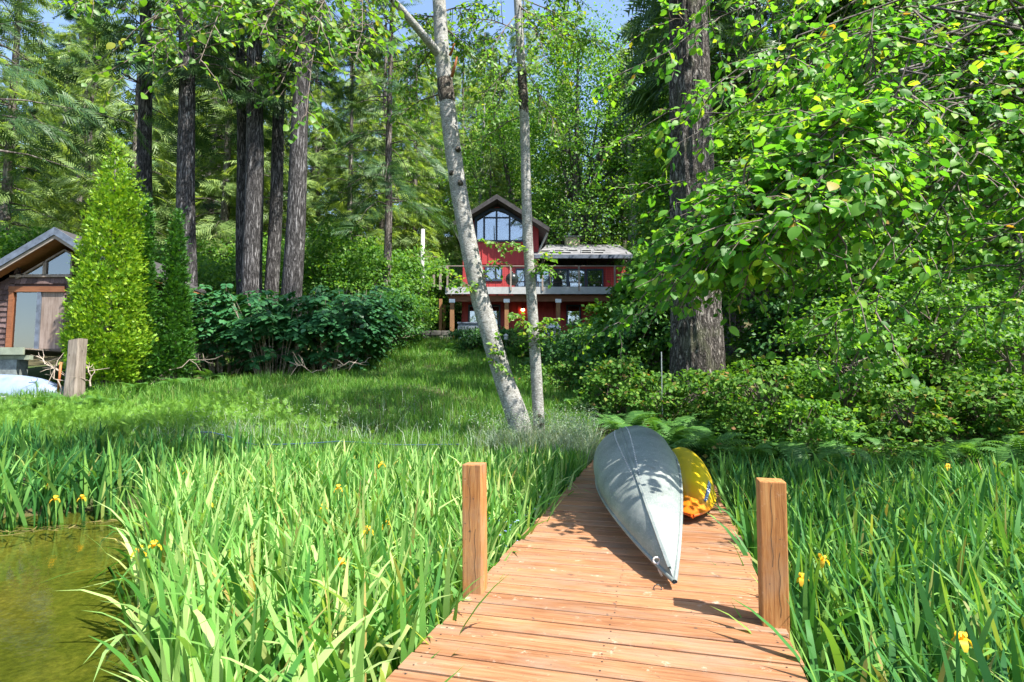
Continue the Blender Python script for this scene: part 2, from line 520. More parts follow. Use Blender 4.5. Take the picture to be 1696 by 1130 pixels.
f = noise(nt, coords(nt, (1, 1, 1)), 45, 2, 0.5)
nt.links.new(ramp(nt, f, [(0.44, (0.03, 0.05, 0.1)), (0.5, (0.12, 0.25, 0.5)), (0.55, (0.75, 0.78, 0.8))], 'CONSTANT'), bs.inputs['Base Color'])
MT['decal'] = m

# bark
MT['bark_fir'] = barkmat('fir_bark', (0.012, 0.011, 0.011), (0.085, 0.08, 0.08), (0.27, 0.26, 0.26), (13, 13, 1.6), disp=0.06)
MT['bark_big'] = barkmat('big_fir_bark', (0.02, 0.016, 0.013), (0.11, 0.097, 0.087), (0.33, 0.3, 0.27), (14, 14, 4.0), moss=(0.10, 0.11, 0.06), disp=0.06)
MT['bark_far'] = barkmat('far_bark', (0.05, 0.042, 0.036), (0.15, 0.13, 0.12), (0.28, 0.26, 0.24), (5, 5, 1.2), disp=0.05)
m, nt, bs = newmat('alder_bark')
v = coords(nt, (1, 1, 1)); f = noise(nt, v, 9, 8, 0.75); g = noise(nt, coords(nt, (9, 9, 20)), 2.2, 6, 0.7); k = noise(nt, coords(nt, (5, 5, 9)), 5.5, 6, 0.7)
c = ramp(nt, f, [(0.32, (0.13, 0.125, 0.11)), (0.5, (0.22, 0.215, 0.2)), (0.68, (0.32, 0.315, 0.3))])
c = mix(nt, ramp(nt, g, [(0.53, (0, 0, 0)), (0.6, (0.85, 0.85, 0.85))]), c, (0.075, 0.068, 0.058))
c = mix(nt, ramp(nt, k, [(0.54, (0, 0, 0)), (0.6, (0.85, 0.85, 0.85))]), c, (0.44, 0.435, 0.41))
c = mix(nt, ramp(nt, noise(nt, v, 1.3, 5, 0.7), [(0.6, (0, 0, 0)), (0.7, (0.6, 0.6, 0.6))]), c, (0.14, 0.16, 0.09))
nt.links.new(c, bs.inputs['Base Color']); bs.inputs['Roughness'].default_value = 0.9
bump(nt, bs, g, 0.5, 0.015)
MT['alder'] = m
MT['scar'] = barkmat('dark_bark_scar', (0.02, 0.016, 0.013), (0.09, 0.075, 0.06), (0.26, 0.23, 0.19), (14, 14, 9), disp=0.03)
MT['scar_orange'] = plain('torn_branch_wood', (0.35, 0.12, 0.05), 0.9)

# foliage
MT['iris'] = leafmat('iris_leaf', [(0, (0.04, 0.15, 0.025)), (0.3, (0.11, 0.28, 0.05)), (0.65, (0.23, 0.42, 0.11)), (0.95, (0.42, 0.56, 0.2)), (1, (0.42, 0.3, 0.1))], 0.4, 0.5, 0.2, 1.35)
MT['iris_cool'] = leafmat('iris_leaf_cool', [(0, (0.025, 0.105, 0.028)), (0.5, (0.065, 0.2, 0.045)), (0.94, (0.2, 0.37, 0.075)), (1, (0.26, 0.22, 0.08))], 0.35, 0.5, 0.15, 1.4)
MT['reed_litter'] = leafmat('reed_litter', [(0, (0.07, 0.06, 0.02)), (0.6, (0.15, 0.125, 0.04)), (1, (0.26, 0.22, 0.08))], 0.15, 0.7, 0.2, 1.0)
MT['petal'] = leafmat('yellow_petal', [(0, (0.75, 0.42, 0.02)), (1, (0.8, 0.55, 0.04))], 0.4, 0.6)
MT['blueflower'] = leafmat('blue_petal', [(0, (0.25, 0.35, 0.7)), (1, (0.4, 0.5, 0.8))], 0.3, 0.6)
MT['grass'] = leafmat('lawn_grass', [(0, (0.055, 0.16, 0.02)), (0.5, (0.10, 0.25, 0.035)), (0.85, (0.16, 0.32, 0.05)), (1, (0.25, 0.28, 0.09))], 0.4, 0.5, 0.3)
MT['palegrass'] = leafmat('pale_grass', [(0, (0.16, 0.26, 0.16)), (0.6, (0.28, 0.36, 0.26)), (1, (0.42, 0.46, 0.36))], 0.35, 0.6, 0.3, 1.2)
MT['feather'] = leafmat('horsetail', [(0, (0.12, 0.27, 0.03)), (1, (0.2, 0.36, 0.06))], 0.4, 0.55, 0.3)
MT['alder_leaf'] = leafmat('alder_leaf', [(0, (0.06, 0.16, 0.02)), (0.5, (0.10, 0.23, 0.025)), (0.88, (0.16, 0.3, 0.03)), (1, (0.26, 0.28, 0.03))], 0.46, 0.45, 0.35, 1.8)
MT['cherry_leaf'] = leafmat('overhang_leaf', [(0, (0.035, 0.14, 0.018)), (0.5, (0.085, 0.24, 0.028)), (0.85, (0.16, 0.34, 0.04)), (0.985, (0.3, 0.42, 0.05)), (1, (0.3, 0.16, 0.03))], 0.48, 0.5, 0.25, 1.8)
MT['maple_leaf'] = leafmat('understory_leaf', [(0, (0.05, 0.15, 0.02)), (0.6, (0.085, 0.21, 0.028)), (1, (0.19, 0.34, 0.045))], 0.45, 0.5, 0.3, 1.7)
MT['shrub_leaf'] = leafmat('shrub_leaf', [(0, (0.03, 0.10, 0.025)), (0.6, (0.045, 0.145, 0.035)), (1, (0.09, 0.21, 0.04))], 0.34, 0.5, 0.3, 1.5)
MT['knot_leaf'] = leafmat('broad_shrub_leaf', [(0, (0.03, 0.125, 0.045)), (0.6, (0.045, 0.165, 0.06)), (1, (0.07, 0.2, 0.06))], 0.3, 0.42, 0.5, 1.3)
MT['cover_leaf'] = leafmat('ground_cover_leaf', [(0, (0.04, 0.12, 0.015)), (0.6, (0.075, 0.185, 0.025)), (0.93, (0.15, 0.27, 0.04)), (1, (0.3, 0.16, 0.07))], 0.38, 0.6, 0.18)
MT['fern'] = leafmat('fern_frond', [(0, (0.05, 0.15, 0.03)), (0.6, (0.08, 0.2, 0.045)), (1, (0.12, 0.26, 0.06))], 0.35, 0.5, 0.35)
MT['fir_dark'] = leafmat('fir_needles_dark', [(0, (0.03, 0.085, 0.028)), (0.6, (0.055, 0.125, 0.04)), (1, (0.10, 0.19, 0.06))], 0.3, 0.5, 0.35, 1.2)
MT['fir_light'] = leafmat('fir_needles_light', [(0, (0.12, 0.2, 0.06)), (0.6, (0.18, 0.28, 0.08)), (1, (0.3, 0.4, 0.13))], 0.45, 0.5, 0.35, 1.3)
MT['arbor'] = leafmat('golden_arborvitae', [(0, (0.09, 0.22, 0.014)), (0.5, (0.17, 0.33, 0.018)), (1, (0.30, 0.44, 0.03))], 0.28, 0.5, 0.35, 1.3)
MT['arbor_dark'] = leafmat('green_arborvitae', [(0, (0.025, 0.10, 0.014)), (0.6, (0.045, 0.145, 0.018)), (1, (0.08, 0.2, 0.022))], 0.25, 0.5, 0.35, 1.2)

# ------------------------------------------------------------------ terrain and water
_PY = np.array([-400, 0, 4.5, 6.6, 7.6, 8.8, 10, 13, 16, 20, 25, 28, 30, 38, 46, 60, 85, 130, 260, 600.])
_PZ = np.array([-0.6, -0.34, -0.30, -0.05, 0.08, 0.26, 0.42, 0.8, 1.2, 1.8, 2.9, 3.55, 3.75, 4.0, 6.0, 11.0, 22, 36, 60, 90.])


def sstep(a, b, x):
    t = np.clip((x - a) / (b - a), 0, 1)
    return t * t * (3 - 2 * t)


def height(x, y):
    x = np.asarray(x, float); y = np.asarray(y, float)
    # the shore swings towards the viewer far to the left and right
    yy = y + np.clip((-x - 4.6) * 0.45, 0, 3.0) * sstep(12, 6, y) * sstep(-2, 2, y)
    z = np.interp(yy, _PY, _PZ)
    z = z + sstep(3.0, 7.5, x) * sstep(7.5, 12, y) * 0.6 * sstep(40, 20, y)
    z = z + sstep(-9, -12, x) * sstep(20, 26, y) * (-0.4)
    P = np.stack([x * 0.35, y * 0.35, np.zeros_like(x)], -1)
    z = z + 0.10 * vnoise(P, 3) * sstep(8, 12, y) * sstep(60, 34, np.abs(y)) + 0.04 * vnoise(P * 4, 4) * sstep(6, 9, y)
    z = z + 1.6 * vnoise(P * 0.25, 8) * sstep(42, 60, y)
    return z


def hz(x, y):
    return float(height(np.array([x]), np.array([y]))[0])


def axis_pts(segs):
    out = []
    for a, b, st in segs: out += list(np.arange(a, b, st))
    return np.array(out + [segs[-1][1]])


gx = axis_pts([(-400, -60, 20), (-60, -20, 2.5), (-20, 20, 0.3), (20, 60, 2.5), (60, 400, 20)])
gy = axis_pts([(-300, -20, 20), (-20, 0, 1.5), (0, 30, 0.3), (30, 100, 1.6), (100, 600, 20)])
GX, GY = np.meshgrid(gx, gy)
GZ = height(GX.ravel(), GY.ravel())
nx, ny = len(gx), len(gy)
i = (np.arange(ny - 1)[:, None] * nx + np.arange(nx - 1)[None, :]).ravel()
me = np_mesh('ground', np.stack([GX.ravel(), GY.ravel(), GZ], -1), [np.stack([i, i + 1, i + nx + 1, i + nx], -1)], MT['ground'], True)
tag(link('ground', me), 'mossy brown soil bank sloping up from the golden lake bed', kind='structure')
mb = MB(); mb.add([(-400, -300, 0), (400, -300, 0), (400, 9.5, 0), (-400, 9.5, 0)], [(0, 1, 2, 3)])
tag(mb.build('water', MT['water']), 'shallow clear lake water over golden brown gravel', kind='structure')

# ------------------------------------------------------------------ dock
DD = Vector((math.sin(math.radians(15)), math.cos(math.radians(15)), 0))
DN = Vector((DD.y, -DD.x, 0))
DK = 0.35
L0, L1 = -1.07, 0.526
rng = np.random.default_rng(11)
dock = empty('boardwalk_dock', tuple(DD * 3), 'orange brown cedar plank dock leading through the irises to shore', 'dock')
pb = bmesh.new(); bmesh.ops.create_cube(pb, size=1.0)
PW = 0.1345
for vv in pb.verts:
    vv.co.x *= (L1 - L0); vv.co.y *= PW; vv.co.z *= 0.036
bmesh.ops.bevel(pb, geom=[e for e in pb.edges], offset=0.005, segments=1, affect='EDGES')
plank_me = bpy.data.meshes.new('plank'); pb.to_mesh(plank_me); pb.free(); plank_me.materials.append(MT['cedar'])
ang = math.atan2(DN.y, DN.x)
nb_ = MB()
for off in (L0 + 0.06, (L0 + L1) / 2, L1 - 0.06):
    for dy in (-.04, .038):
        x = off - (L0 + L1) / 2
        nb_.add([(x + .0048 * math.cos(t), dy + .0048 * math.sin(t), .0192) for t in np.arange(7) * 2 * PI / 7], [tuple(range(7))])
nail_me = bpy.data.meshes.new('nail_heads'); nail_me.from_pydata(nb_.v, [], nb_.f); nail_me.materials.append(MT['black'])
s = -1.6; k = 0
while s < 8.75:
    o = link('plank', plank_me, dock)
    c = DD * s + DN * ((L0 + L1) / 2 + float(rng.uniform(-.012, .012)))
    o.location = (c.x - dock.location.x, c.y - dock.location.y, DK - 0.018 + float(rng.uniform(-.0035, .0035)))
    o.rotation_euler = (float(rng.uniform(-.01, .01)), float(rng.uniform(-.0015, .0015)), ang + float(rng.uniform(-.003, .003)) + (PI if k % 2 else 0))
    nl = link('nail_heads', nail_me, o); nl['kind'] = 'stuff'
    s += 0.1475 + float(rng.uniform(0, .004)); k += 1
for off in (L0 + 0.06, (L0 + L1) / 2, L1 - 0.06):
    mb = MB(); a = DD * -1.7 + DN * off; b = DD * 8.7 + DN * off
    mb.bar((a.x, a.y, DK - 0.036 - 0.075), (b.x, b.y, DK - 0.036 - 0.075), 0.04, 0.14)
    mb.build('stringer', MT['stringer'], dock)
for sgn, pos, hgt, w in ((-1, at(788, 966, 3.27), 0.70, 0.112), (1, at(1280, 1019, 2.84), 0.68, 0.12)):
    mb = MB()
    M = Matrix.Translation((pos.x, pos.y, 0)) @ Matrix.Rotation(-math.radians(15), 4, 'Z') @ Matrix.Rotation(math.radians(0.6 * sgn), 4, 'Y')
    mb.box(-w / 2, w / 2, -w / 2, w / 2, -0.6, DK + hgt, M)
    p = mb.build('post', MT['cedar_post'], dock, bevel=0.006)
    # drying cracks down the faces
    mb = MB()
    for fx, z0, z1 in ((-0.01, 0.28, 0.69), (0.02, 0.05, 0.35)):
        zz = np.linspace(DK + z0, DK + min(z1, hgt - .012), 9)
        for q in range(8):
            xa = fx + 0.004 * math.sin(q * 1.7)
            mb.add([M @ Vector((xa - .0010, -w / 2 - .0012, zz[q])), M @ Vector((xa + .0010, -w / 2 - .0012, zz[q])),
                    M @ Vector((fx + 0.004 * math.sin(q * 1.7 + 1.7) + .0010, -w / 2 - .0012, zz[q + 1])), M @ Vector((fx + 0.004 * math.sin(q * 1.7 + 1.7) - .0010, -w / 2 - .0012, zz[q + 1]))], [(0, 1, 2, 3)])
    mb.build('crack', MT['black'], p)
# mooring ring by the canoe tip
mb = MB()
rp = at(1089, 968, 3.27)
aa = np.linspace(0, 2 * PI, 15)
mb.tube([(rp.x + .022 * math.cos(t), rp.y + 0.004 * math.sin(t), DK + .012 + .018 * math.sin(t)) for t in aa], 0.003, 6)
mb.build('ring', MT['dark_metal'], dock, True)


# ------------------------------------------------------------------ canoe, kayak
def hull_mesh(name, L, hb, prof, gun, nexp, mats, nt_=48, na=24, fine=2.2):
    """inverted hull: y along 0..L, keel height prof(t), gunwale height gun(t), half beam hb(t)"""
    V, Fc = [], []
    ts = 0.5 - 0.5 * np.cos(np.linspace(0, PI, nt_ + 1))
    for t in ts:
        b, K, g, n = hb(t), prof(t), gun(t), nexp(t)
        for j in range(na + 1):
            a = -PI / 2 + PI * j / na       # -90..90: left gunwale over the keel to the right one
            sx = math.copysign(abs(math.sin(a)) ** (2 / n), a); cz = abs(math.cos(a)) ** (2 / n)
            V.append((b * sx, t * L, g + (K - g) * cz))
    for i in range(nt_):
        for j in range(na):
            p = i * (na + 1) + j
            Fc.append((p, p + 1, p + na + 2, p + na + 1))
    return V, Fc, ts


canoe_p = at(1119, 969, 3.26)
CL = 5.0
cprof = lambda t: float(np.interp(t, [0, .02, .05, .1, .17, .27, .4, .5, .62, .75, .86, .93, .97, 1], [.02, .10, .19, .30, .40, .52, .63, .67, .66, .60, .48, .33, .18, .03]))
cgun = lambda t: 0.015 + 0.33 * (1 - abs(2 * t - 1) ** 2.4)
chb = lambda t: 0.385 * max(0.004, (1 - abs(2 * t - 1) ** 2.1)) ** 0.95
cn = lambda t: 1.15 + 1.35 * math.sin(PI * t) ** 1.5
canoe = empty('canoe', (canoe_p.x, canoe_p.y, DK + .002), 'dull grey aluminium canoe lying upside down on the dock', 'canoe')
canoe.rotation_euler = Matrix.Rotation(-math.radians(9.5), 3, 'Z').to_4x4().to_euler()
ROLL = Matrix.Rotation(-math.radians(20), 4, 'Y')
LIFT = Matrix.Translation((0, 0, 0.035))


def cmesh(name, V, Fc, mat, smooth=True):
    T = LIFT @ ROLL
    me = bpy.data.meshes.new(name)
    me.from_pydata([tuple(T @ Vector(p)) for p in V], [], Fc)
    me.materials.append(mat)
    if smooth:
        for p in me.polygons: p.use_smooth = True
    me.update()
    o = link(name, me, canoe)
    return o


V, Fc, ts = hull_mesh('hull', CL, chb, cprof, cgun, cn, None, 64, 28)
hull = cmesh('hull', V, Fc, MT['alu'])
md = hull.modifiers.new('skin', 'SOLIDIFY'); md.thickness = 0.004; md.offset = -1
# keel strip over the ridge, stem to stem
tt = np.linspace(0.012, 0.988, 60)
kv, kf = [], []
for q, t in enumerate(tt):
    z = cprof(t)
    for x, dz in ((-.012, -.004), (-.008, .012), (.008, .012), (.012, -.004)): kv.append((x, t * CL, z + dz))
for q in range(59):
    for j in range(3): kf.append((q * 4 + j, q * 4 + j + 1, q * 4 + j + 5, q * 4 + j + 4))
cmesh('keel', kv, kf, MT['alu'], False)
for sg in (-1, 1):
    pts = [(sg * chb(t) * 1.005, t * CL, cgun(t)) for t in np.linspace(0.0, 1, 50)]
    V2, F2 = tube_np(pts, 0.014, 8)
    cmesh('gunwale', [tuple(p) for p in V2], [tuple(int(a) for a in f) for f in F2], MT['alu'])
# riveted seam beside the keel
rv = MB()
for t in np.linspace(0.2, 0.75, 60):
    b, K, g, n = chb(t), cprof(t), cgun(t), cn(t)
    for a in (-0.12, 0.12):
        sx = math.copysign(abs(math.sin(a)) ** (2 / n), a); cz = abs(math.cos(a)) ** (2 / n)
        x, z = b * sx, g + (K - g) * cz
        rv.box(x - .005, x + .005, t * CL - .005, t * CL + .005, z - .003, z + .004)
cmesh('rivets', rv.v, rv.f, MT['steel'], False)['kind'] = 'stuff'
# painter rope knotted through the bow
rb = MB()
bx, by, bz = -0.045, 0.18, 0.10
rb.tube([(bx - .012 + .02 * math.cos(t), by - .01, bz + .018 * math.sin(t)) for t in np.linspace(0, 2 * PI, 12)], 0.006, 6)
rb.tube([(bx - .01, by - .01, bz - .016), (bx - .018, by - .02, bz - .05), (bx - .014, by - .026, bz - .088)], 0.0065, 6)
cmesh('rope_tie', rb.v, rb.f, MT['rope'])
for t in (0.3, 0.7):                # thwarts under the hull
    mb = MB(); b = chb(t); mb.box(-b, b, t * CL - .04, t * CL + .04, cgun(t) - .01, cgun(t) + .015)
    cmesh('thwart', mb.v, mb.f, MT['alu'], False)

kay_p = Vector((1.47, 4.72, DK))
KL = 3.3
kayak = empty('kayak', (kay_p.x, kay_p.y, DK + .002), 'yellow and orange plastic kayak overturned behind the canoe', 'kayak')
kayak.rotation_euler = (0, 0, -math.radians(14.5))
khb = lambda t: 0.28 * max(0.004, (1 - abs(2 * (t ** 0.92) - 1) ** 2.2)) ** 0.8
kprof = lambda t: 0.06 + 0.30 * max(0.0, (1 - abs(2 * t - 1.06) ** 2.6)) ** 0.8 + 0.05 * t
kgun = lambda t: 0.03 + 0.05 * abs(2 * t - 1)
kn = lambda t: 1.5 + 0.75 * math.sin(PI * min(t, 1))
V, Fc, ts = hull_mesh('hull', KL, khb, kprof, kgun, kn, None, 48, 26)
me = bpy.data.meshes.new('hull'); me.from_pydata(V, [], Fc); me.materials.append(MT['kayak'])
for p in me.polygons: p.use_smooth = True
kh = link('hull', me, kayak)
md = kh.modifiers.new('skin', 'SOLIDIFY'); md.thickness = 0.006; md.offset = -1
mb = MB()
for sg in (-1, 1):
    mb.tube([(sg * khb(t) * 1.0, t * KL, kgun(t)) for t in np.linspace(.0, 1, 40)], 0.013, 8)
me = bpy.data.meshes.new('rim'); me.from_pydata(mb.v, [], mb.f); me.materials.append(MT['kayak']); link('rim', me, kayak)


def kpt(t, a, out=0.0):
    b, K, g, n = khb(t), kprof(t), kgun(t), kn(t)
    sx = math.copysign(abs(math.sin(a)) ** (2 / n), a); cz = abs(math.cos(a)) ** (2 / n)
    x, z = b * sx, g + (K - g) * cz
    d = Vector((x, 0, z - 0.0)).normalized()
    return Vector((x, t * KL, z)) + d * out


def kpatch(name, t0, t1, a0, a1, mat, skew=0.0, out=0.004):
    vs, fs = [], []
    for q in range(7):
        for r in range(7):
            t = t0 + (t1 - t0) * q / 6; a = a0 + (a1 - a0) * r / 6 + skew * q / 6
            vs.append(kpt(t, a, out))
    for q in range(6):
        for r in range(6): fs.append((q * 7 + r, q * 7 + r + 1, q * 7 + r + 8, q * 7 + r + 7))
    me = bpy.data.meshes.new(name); me.from_pydata([tuple(p) for p in vs], [], fs); me.materials.append(mat)
    return link(name, me, kayak)


kpatch('strap', 0.60, 0.80, 0.30, 0.36, MT['black'], 0, 0.008)
kpatch('decal', 0.10, 0.26, 0.86, 1.04, MT['decal'])

# ------------------------------------------------------------------ foliage templates
LEAF_FAR = ([(0, 0, 0), (.36, .5, .10), (0, 1, -.06), (-.36, .5, .10)], [(0, 1, 2), (0, 2, 3)])
LEAF_NEAR_V = [(0, 0, 0), (.24, .16, .05), (.36, .42, .07), (.27, .74, .04), (0, 1.0, -.08), (-.27, .74, .04), (-.36, .42, .07), (-.24, .16, .05), (0, .42, 0), (0, .74, -.01)]
LEAF_NEAR_F = [(0, 1, 8), (1, 2, 8), (2, 3, 9), (2, 9, 8), (3, 4, 9), (9, 4, 5), (6, 8, 9), (6, 9, 5), (7, 8, 6), (0, 8, 7)]


def fan_spray(n=6, w=.055, L=.5, droop=.12, seed=0):
    """flat conifer spray: a spine with pairs of tapering twiglets"""
    r = np.random.default_rng(seed); v, f = [], []
    v += [(-.018, 0, 0), (.018, 0, 0), (0, 1, -droop)]; f.append((0, 1, 2))
    for k in range(n):
        y = .08 + .8 * k / n
        for sg in (-1, 1):
            l = L * (1 - .72 * (k / n)) * r.uniform(.75, 1.2); b = len(v)
            z = -droop * y * y
            v += [(0, y - w * .5, z), (0, y + w * .9, z), (sg * l * .8, y + l * .75, z - l * .25 + r.uniform(-.05, .05))]
            f.append((b, b + 1, b + 2))
    return v, f


SPR = fan_spray(6, .075, .55, .2, 1)
SPR_BIG = fan_spray(8, .05, .42, .22, 2)


def conifer_crown(rng, H, z0, R0, nb, nspr, size, droop=.35, gap=.0, shape=1.0, tpl=SPR):
    """boughs in loose whorls from z0 to H; each carries hanging sprays"""
    P, D, NN, SS, twigs = [], [], [], [], []
    for b in range(nb):
        u = (b + rng.uniform(0, 1)) / nb
        z = z0 + (H - z0) * u ** 0.9
        rr = R0 * (1 - u) ** shape * rng.uniform(.65, 1.15) + .35
        if rng.random() < gap: continue
        a = rng.uniform(0, 2 * PI); dx = np.array([math.cos(a), math.sin(a), 0])
        side = np.array([-dx[1], dx[0], 0])
        m = max(4, int(nspr * (0.35 + rr / R0 * .75)))
        q = rng.uniform(.2, 1.0, m) ** .6
        curve = droop * rng.uniform(.5, 1.4)
        zz = z + rr * (.22 * q - curve * q * q)
        lat = rng.normal(0, .15, m) * rr * (.3 + .5 * q)
        pos = dx[None] * (rr * q)[:, None] + side[None] * lat[:, None]
        pos[:, 2] = zz + rng.normal(0, .1, m) - np.abs(lat) * .25
        sd = np.sign(lat + 1e-6) * rng.uniform(.2, 1.3, m)
        d = dx[None] * rng.uniform(.3, 1.2, m)[:, None] + side[None] * sd[:, None]
        d[:, 2] = rng.uniform(-.75, .05, m)
        P.append(pos); D.append(d)
        nn = dx[None] * .85 + np.array([0, 0, .6]) + rng.normal(0, .45, (m, 3)); NN.append(nn)
        SS.append(size * rng.uniform(.6, 1.3, m) * (.75 + .4 * (1 - u)))
        pp = [(0, 0, z)] + [tuple(dx * rr * t + np.array([0, 0, z + rr * (.22 * t - curve * t * t)])) for t in (.35, .7, .95)]
        twigs.append((pp, [.035 * (rr / 3 + .3), .025, .014, .004], 4))
    P, D, NN, SS = map(np.concatenate, (P, D, NN, SS))
    V, Fc = scatter(tpl[0], tpl[1], P, D, NN, SS)
    return V, Fc, twigs


def make_conifer(name, seed, H, z0, R0, nb, nspr, size, mat, trunk_r, label, cat, group, bark='bark_far', droop=.35, gap=0.0, shape=1.0, lean=(0, 0), tpl=SPR, tside=10):
    rng = np.random.default_rng(seed)
    root = empty(name, (0, 0, 0), label, cat, group)
    V, Fc, tw = conifer_crown(rng, H, z0, R0, nb, nspr, size, droop, gap, shape, tpl)
    zs = np.concatenate([np.linspace(-.6, min(z0 + 3, H), 14), [H * .8, H]])
    zs = np.unique(zs)
    pts = [(lean[0] * z + .04 * math.sin(z * .6 + seed), lean[1] * z, z) for z in zs]
    rad = [trunk_r * (1 + .35 * math.exp(-max(z, 0) / .6)) * max(.06, 1 - z / H) ** .6 for z in zs]
    V[:, 0] += lean[0] * V[:, 2]; V[:, 1] += lean[1] * V[:, 2]
    link('trunk', tubes_mesh('trunk', [(pts, rad, tside)], MT[bark]), root)
    tw = [([(p[0] + lean[0] * p[2], p[1] + lean[1] * p[2], p[2]) for p in pp], r, n) for pp, r, n in tw]
    c = link('crown', np_mesh('crown', V, [Fc], mat), root)
    link('branches', tubes_mesh('branches', tw, MT['bark_far'], smooth=False), c)['kind'] = 'stuff'
    return root


# ------------------------------------------------------------------ forest: conifers
GRP_BG = 'conifers of the sunlit forest behind'
LB_BG = 'feathery light green conifer in the sunlit forest behind the tall trunks'
bgA = make_conifer('forest_conifer', 21, 24, 2.0, 4.2, 120, 17, 1.05, MT['fir_light'], .30, LB_BG, 'tree', GRP_BG, droop=.5, gap=.08, shape=.8)
bgB = make_conifer('forest_conifer', 22, 28, 4.0, 3.6, 115, 17, 1.0, MT['fir_light'], .34, LB_BG, 'tree', GRP_BG, droop=.6, gap=.12, shape=.75)
LB_DK = 'dark green forest conifer with drooping boughs among the paler trees'
bgC = make_conifer('dark_conifer', 23, 27, 5.0, 4.2, 150, 24, 1.05, MT['fir_dark'], .36, LB_DK, 'tree', 'dark conifers of the forest', droop=.5, gap=.12, shape=.8)
bgD = make_conifer('dark_conifer', 24, 30, 8.0, 4.0, 130, 24, 1.0, MT['fir_dark'], .34, LB_DK, 'tree', 'dark conifers of the forest', droop=.55, gap=.1, shape=.8)
rng = np.random.default_rng(77)
spots = []
for y0, n, x0, x1, jit in ((42, 9, -36, 38, 2.0), (50, 11, -46, 46, 2.2), (60, 12, -55, 55, 2.5), (73, 16, -70, 70, 3), (90, 19, -86, 86, 3)):
    for k in range(n):
        x = x0 + (x1 - x0) * (k + .5) / n + rng.normal(0, jit * .7); y = y0 + rng.normal(0, jit)
        spots.append((x, y))
spots += [(-30, 33), (-36, 31), (-24.5, 36), (-17, 40), (-9.5, 41), (-21, 41), (12, 37), (16, 33), (20, 36), (24, 30), (27, 35), (17.5, 27)]
spots += [(-5.5, 62), (-1.5, 66), (-9, 70), (1.5, 74), (-4, 80), (-46, 58), (-40, 64), (-51, 70), (-57, 66), (-36, 72), (-44, 80)]
first = {id(b): True for b in (bgA, bgB, bgC, bgD)}
for k, (x, y) in enumerate(spots):
    # open a gap of sky up the valley above the house
    u = x / y
    right = u > 0.12
    s = rng.uniform(.8, 1.15) * (1.15 if y > 65 else 1) if k < len(spots) - 11 else 1.3
    if -0.13 < u < 0.02: s *= .92 if y > 45 else .55
    src = ([bgA, bgB, bgA, bgB, bgC][int(rng.integers(5))] if y > 46 else [bgA, bgB][int(rng.integers(2))]) if not right else [bgC, bgD, bgA, bgB][int(rng.integers(4))]
    loc = (x, y, hz(x, y) - .1); rz = rng.uniform(0, 6.28)
    ppx = 848 + F * u
    zone = ('behind the shingled boathouse' if ppx < 110 else 'behind the arborvitaes' if ppx < 300 else 'behind the tall trunk cluster' if ppx < 520 else 'between the trunk cluster and the alder'
            if ppx < 700 else 'behind the red house' if ppx < 960 else 'deep in the wood left of the massive trunk' if ppx < 1130 else 'deep in the wood right of the massive trunk')
    kindw = 'feathery light green' if src in (bgA, bgB) else 'dark drooping'
    lbz = ('near ' if y < 46 else 'far ') + kindw + ' conifer ' + zone
    gpz = 'forest conifers ' + zone
    if first[id(src)]:
        first[id(src)] = False
        src['label'] = lbz; src['group'] = gpz
        src.location = loc; src.rotation_euler = (0, 0, rz); src.scale = (s, s, s)
    else:
        dup(src, loc, rz, s, lbz, gpz)

# ------------------------------------------------------------------ tall bare-trunked firs left of centre
def tall_fir(seed, px_base, px_top, py_top, Y, w_px, z0, label, R0=4.2, nb=44, H=30, mat='fir_dark', gap=.1):
    base = at(px_base, 560, Y); top = at(px_top, py_top, Y)
    zb = hz(base.x, Y)
    lean = ((top.x - base.x) / (top.z - zb), 0)
    r = w_px / F * Y / 2
    o = make_conifer('tall_fir', seed, H, z0, R0, nb, 26, .95, MT[mat], r / .93, label, 'tree', 'tall bare-trunked firs', bark='bark_fir', droop=.5, gap=gap, shape=.7, lean=lean, tpl=SPR_BIG, tside=24)
    o.location = (base.x, Y, zb - .1)
    return o


tall_fir(31, 243, 240, 0, 25, 26, 11, 'dark fir trunk rising directly behind the pointed arborvitaes', 3.6)
tall_fir(32, 312, 308, 0, 23, 31, 12, 'straight grey furrowed fir trunk standing alone right of the arborvitaes', 3.4)
tall_fir(33, 405, 398, 0, 26, 20, 11.0, 'narrow dark fir trunk half hidden behind a thicker grey one', 3.2)
tall_fir(34, 418, 424, 0, 24.5, 33, 12.5, 'thick grey fir trunk in the middle of the trunk cluster', 3.4)
tall_fir(35, 447, 470, 0, 26.5, 23, 12, 'dark slender fir trunk between two thicker grey trunks', 3.2)
tall_fir(36, 478, 508, 0, 23.5, 33, 13.0, 'leaning grey fir trunk, rightmost of the trunk cluster', 3.4)

# dark leaning-in conifer boughs from the left edge
lf = make_conifer('edge_fir', 41, 26, 7.0, 6.0, 80, 24, .9, MT['fir_dark'], .45, 'large dark fir at the left edge with boughs reaching over the arborvitae', 'tree', None, bark='bark_fir', droop=.45, gap=.05, shape=.55, tpl=SPR_BIG)
lf.location = (-20.4, 20.0, hz(-20.4, 20.0))
lf = make_conifer('slender_hemlock', 42, 22, 6.5, 2.6, 80, 18, .8, MT['fir_dark'], .22, 'slender dark hemlock with lacy drooping boughs left of the leaning alder', 'tree', None, droop=.7, gap=.1, shape=.6, tpl=SPR_BIG)
p = at(640, 500, 27); lf.location = (p.x, 27, hz(p.x, 27))
lf = make_conifer('slender_hemlock', 43, 20, 3.0, 2.4, 80, 18, .8, MT['fir_light'], .2, 'pale lacy hemlock between the trunk cluster and the red house', 'tree', None, droop=.7, gap=.1, shape=.6, tpl=SPR_BIG)
p = at(575, 500, 33); lf.location = (p.x, 33, hz(p.x, 33))

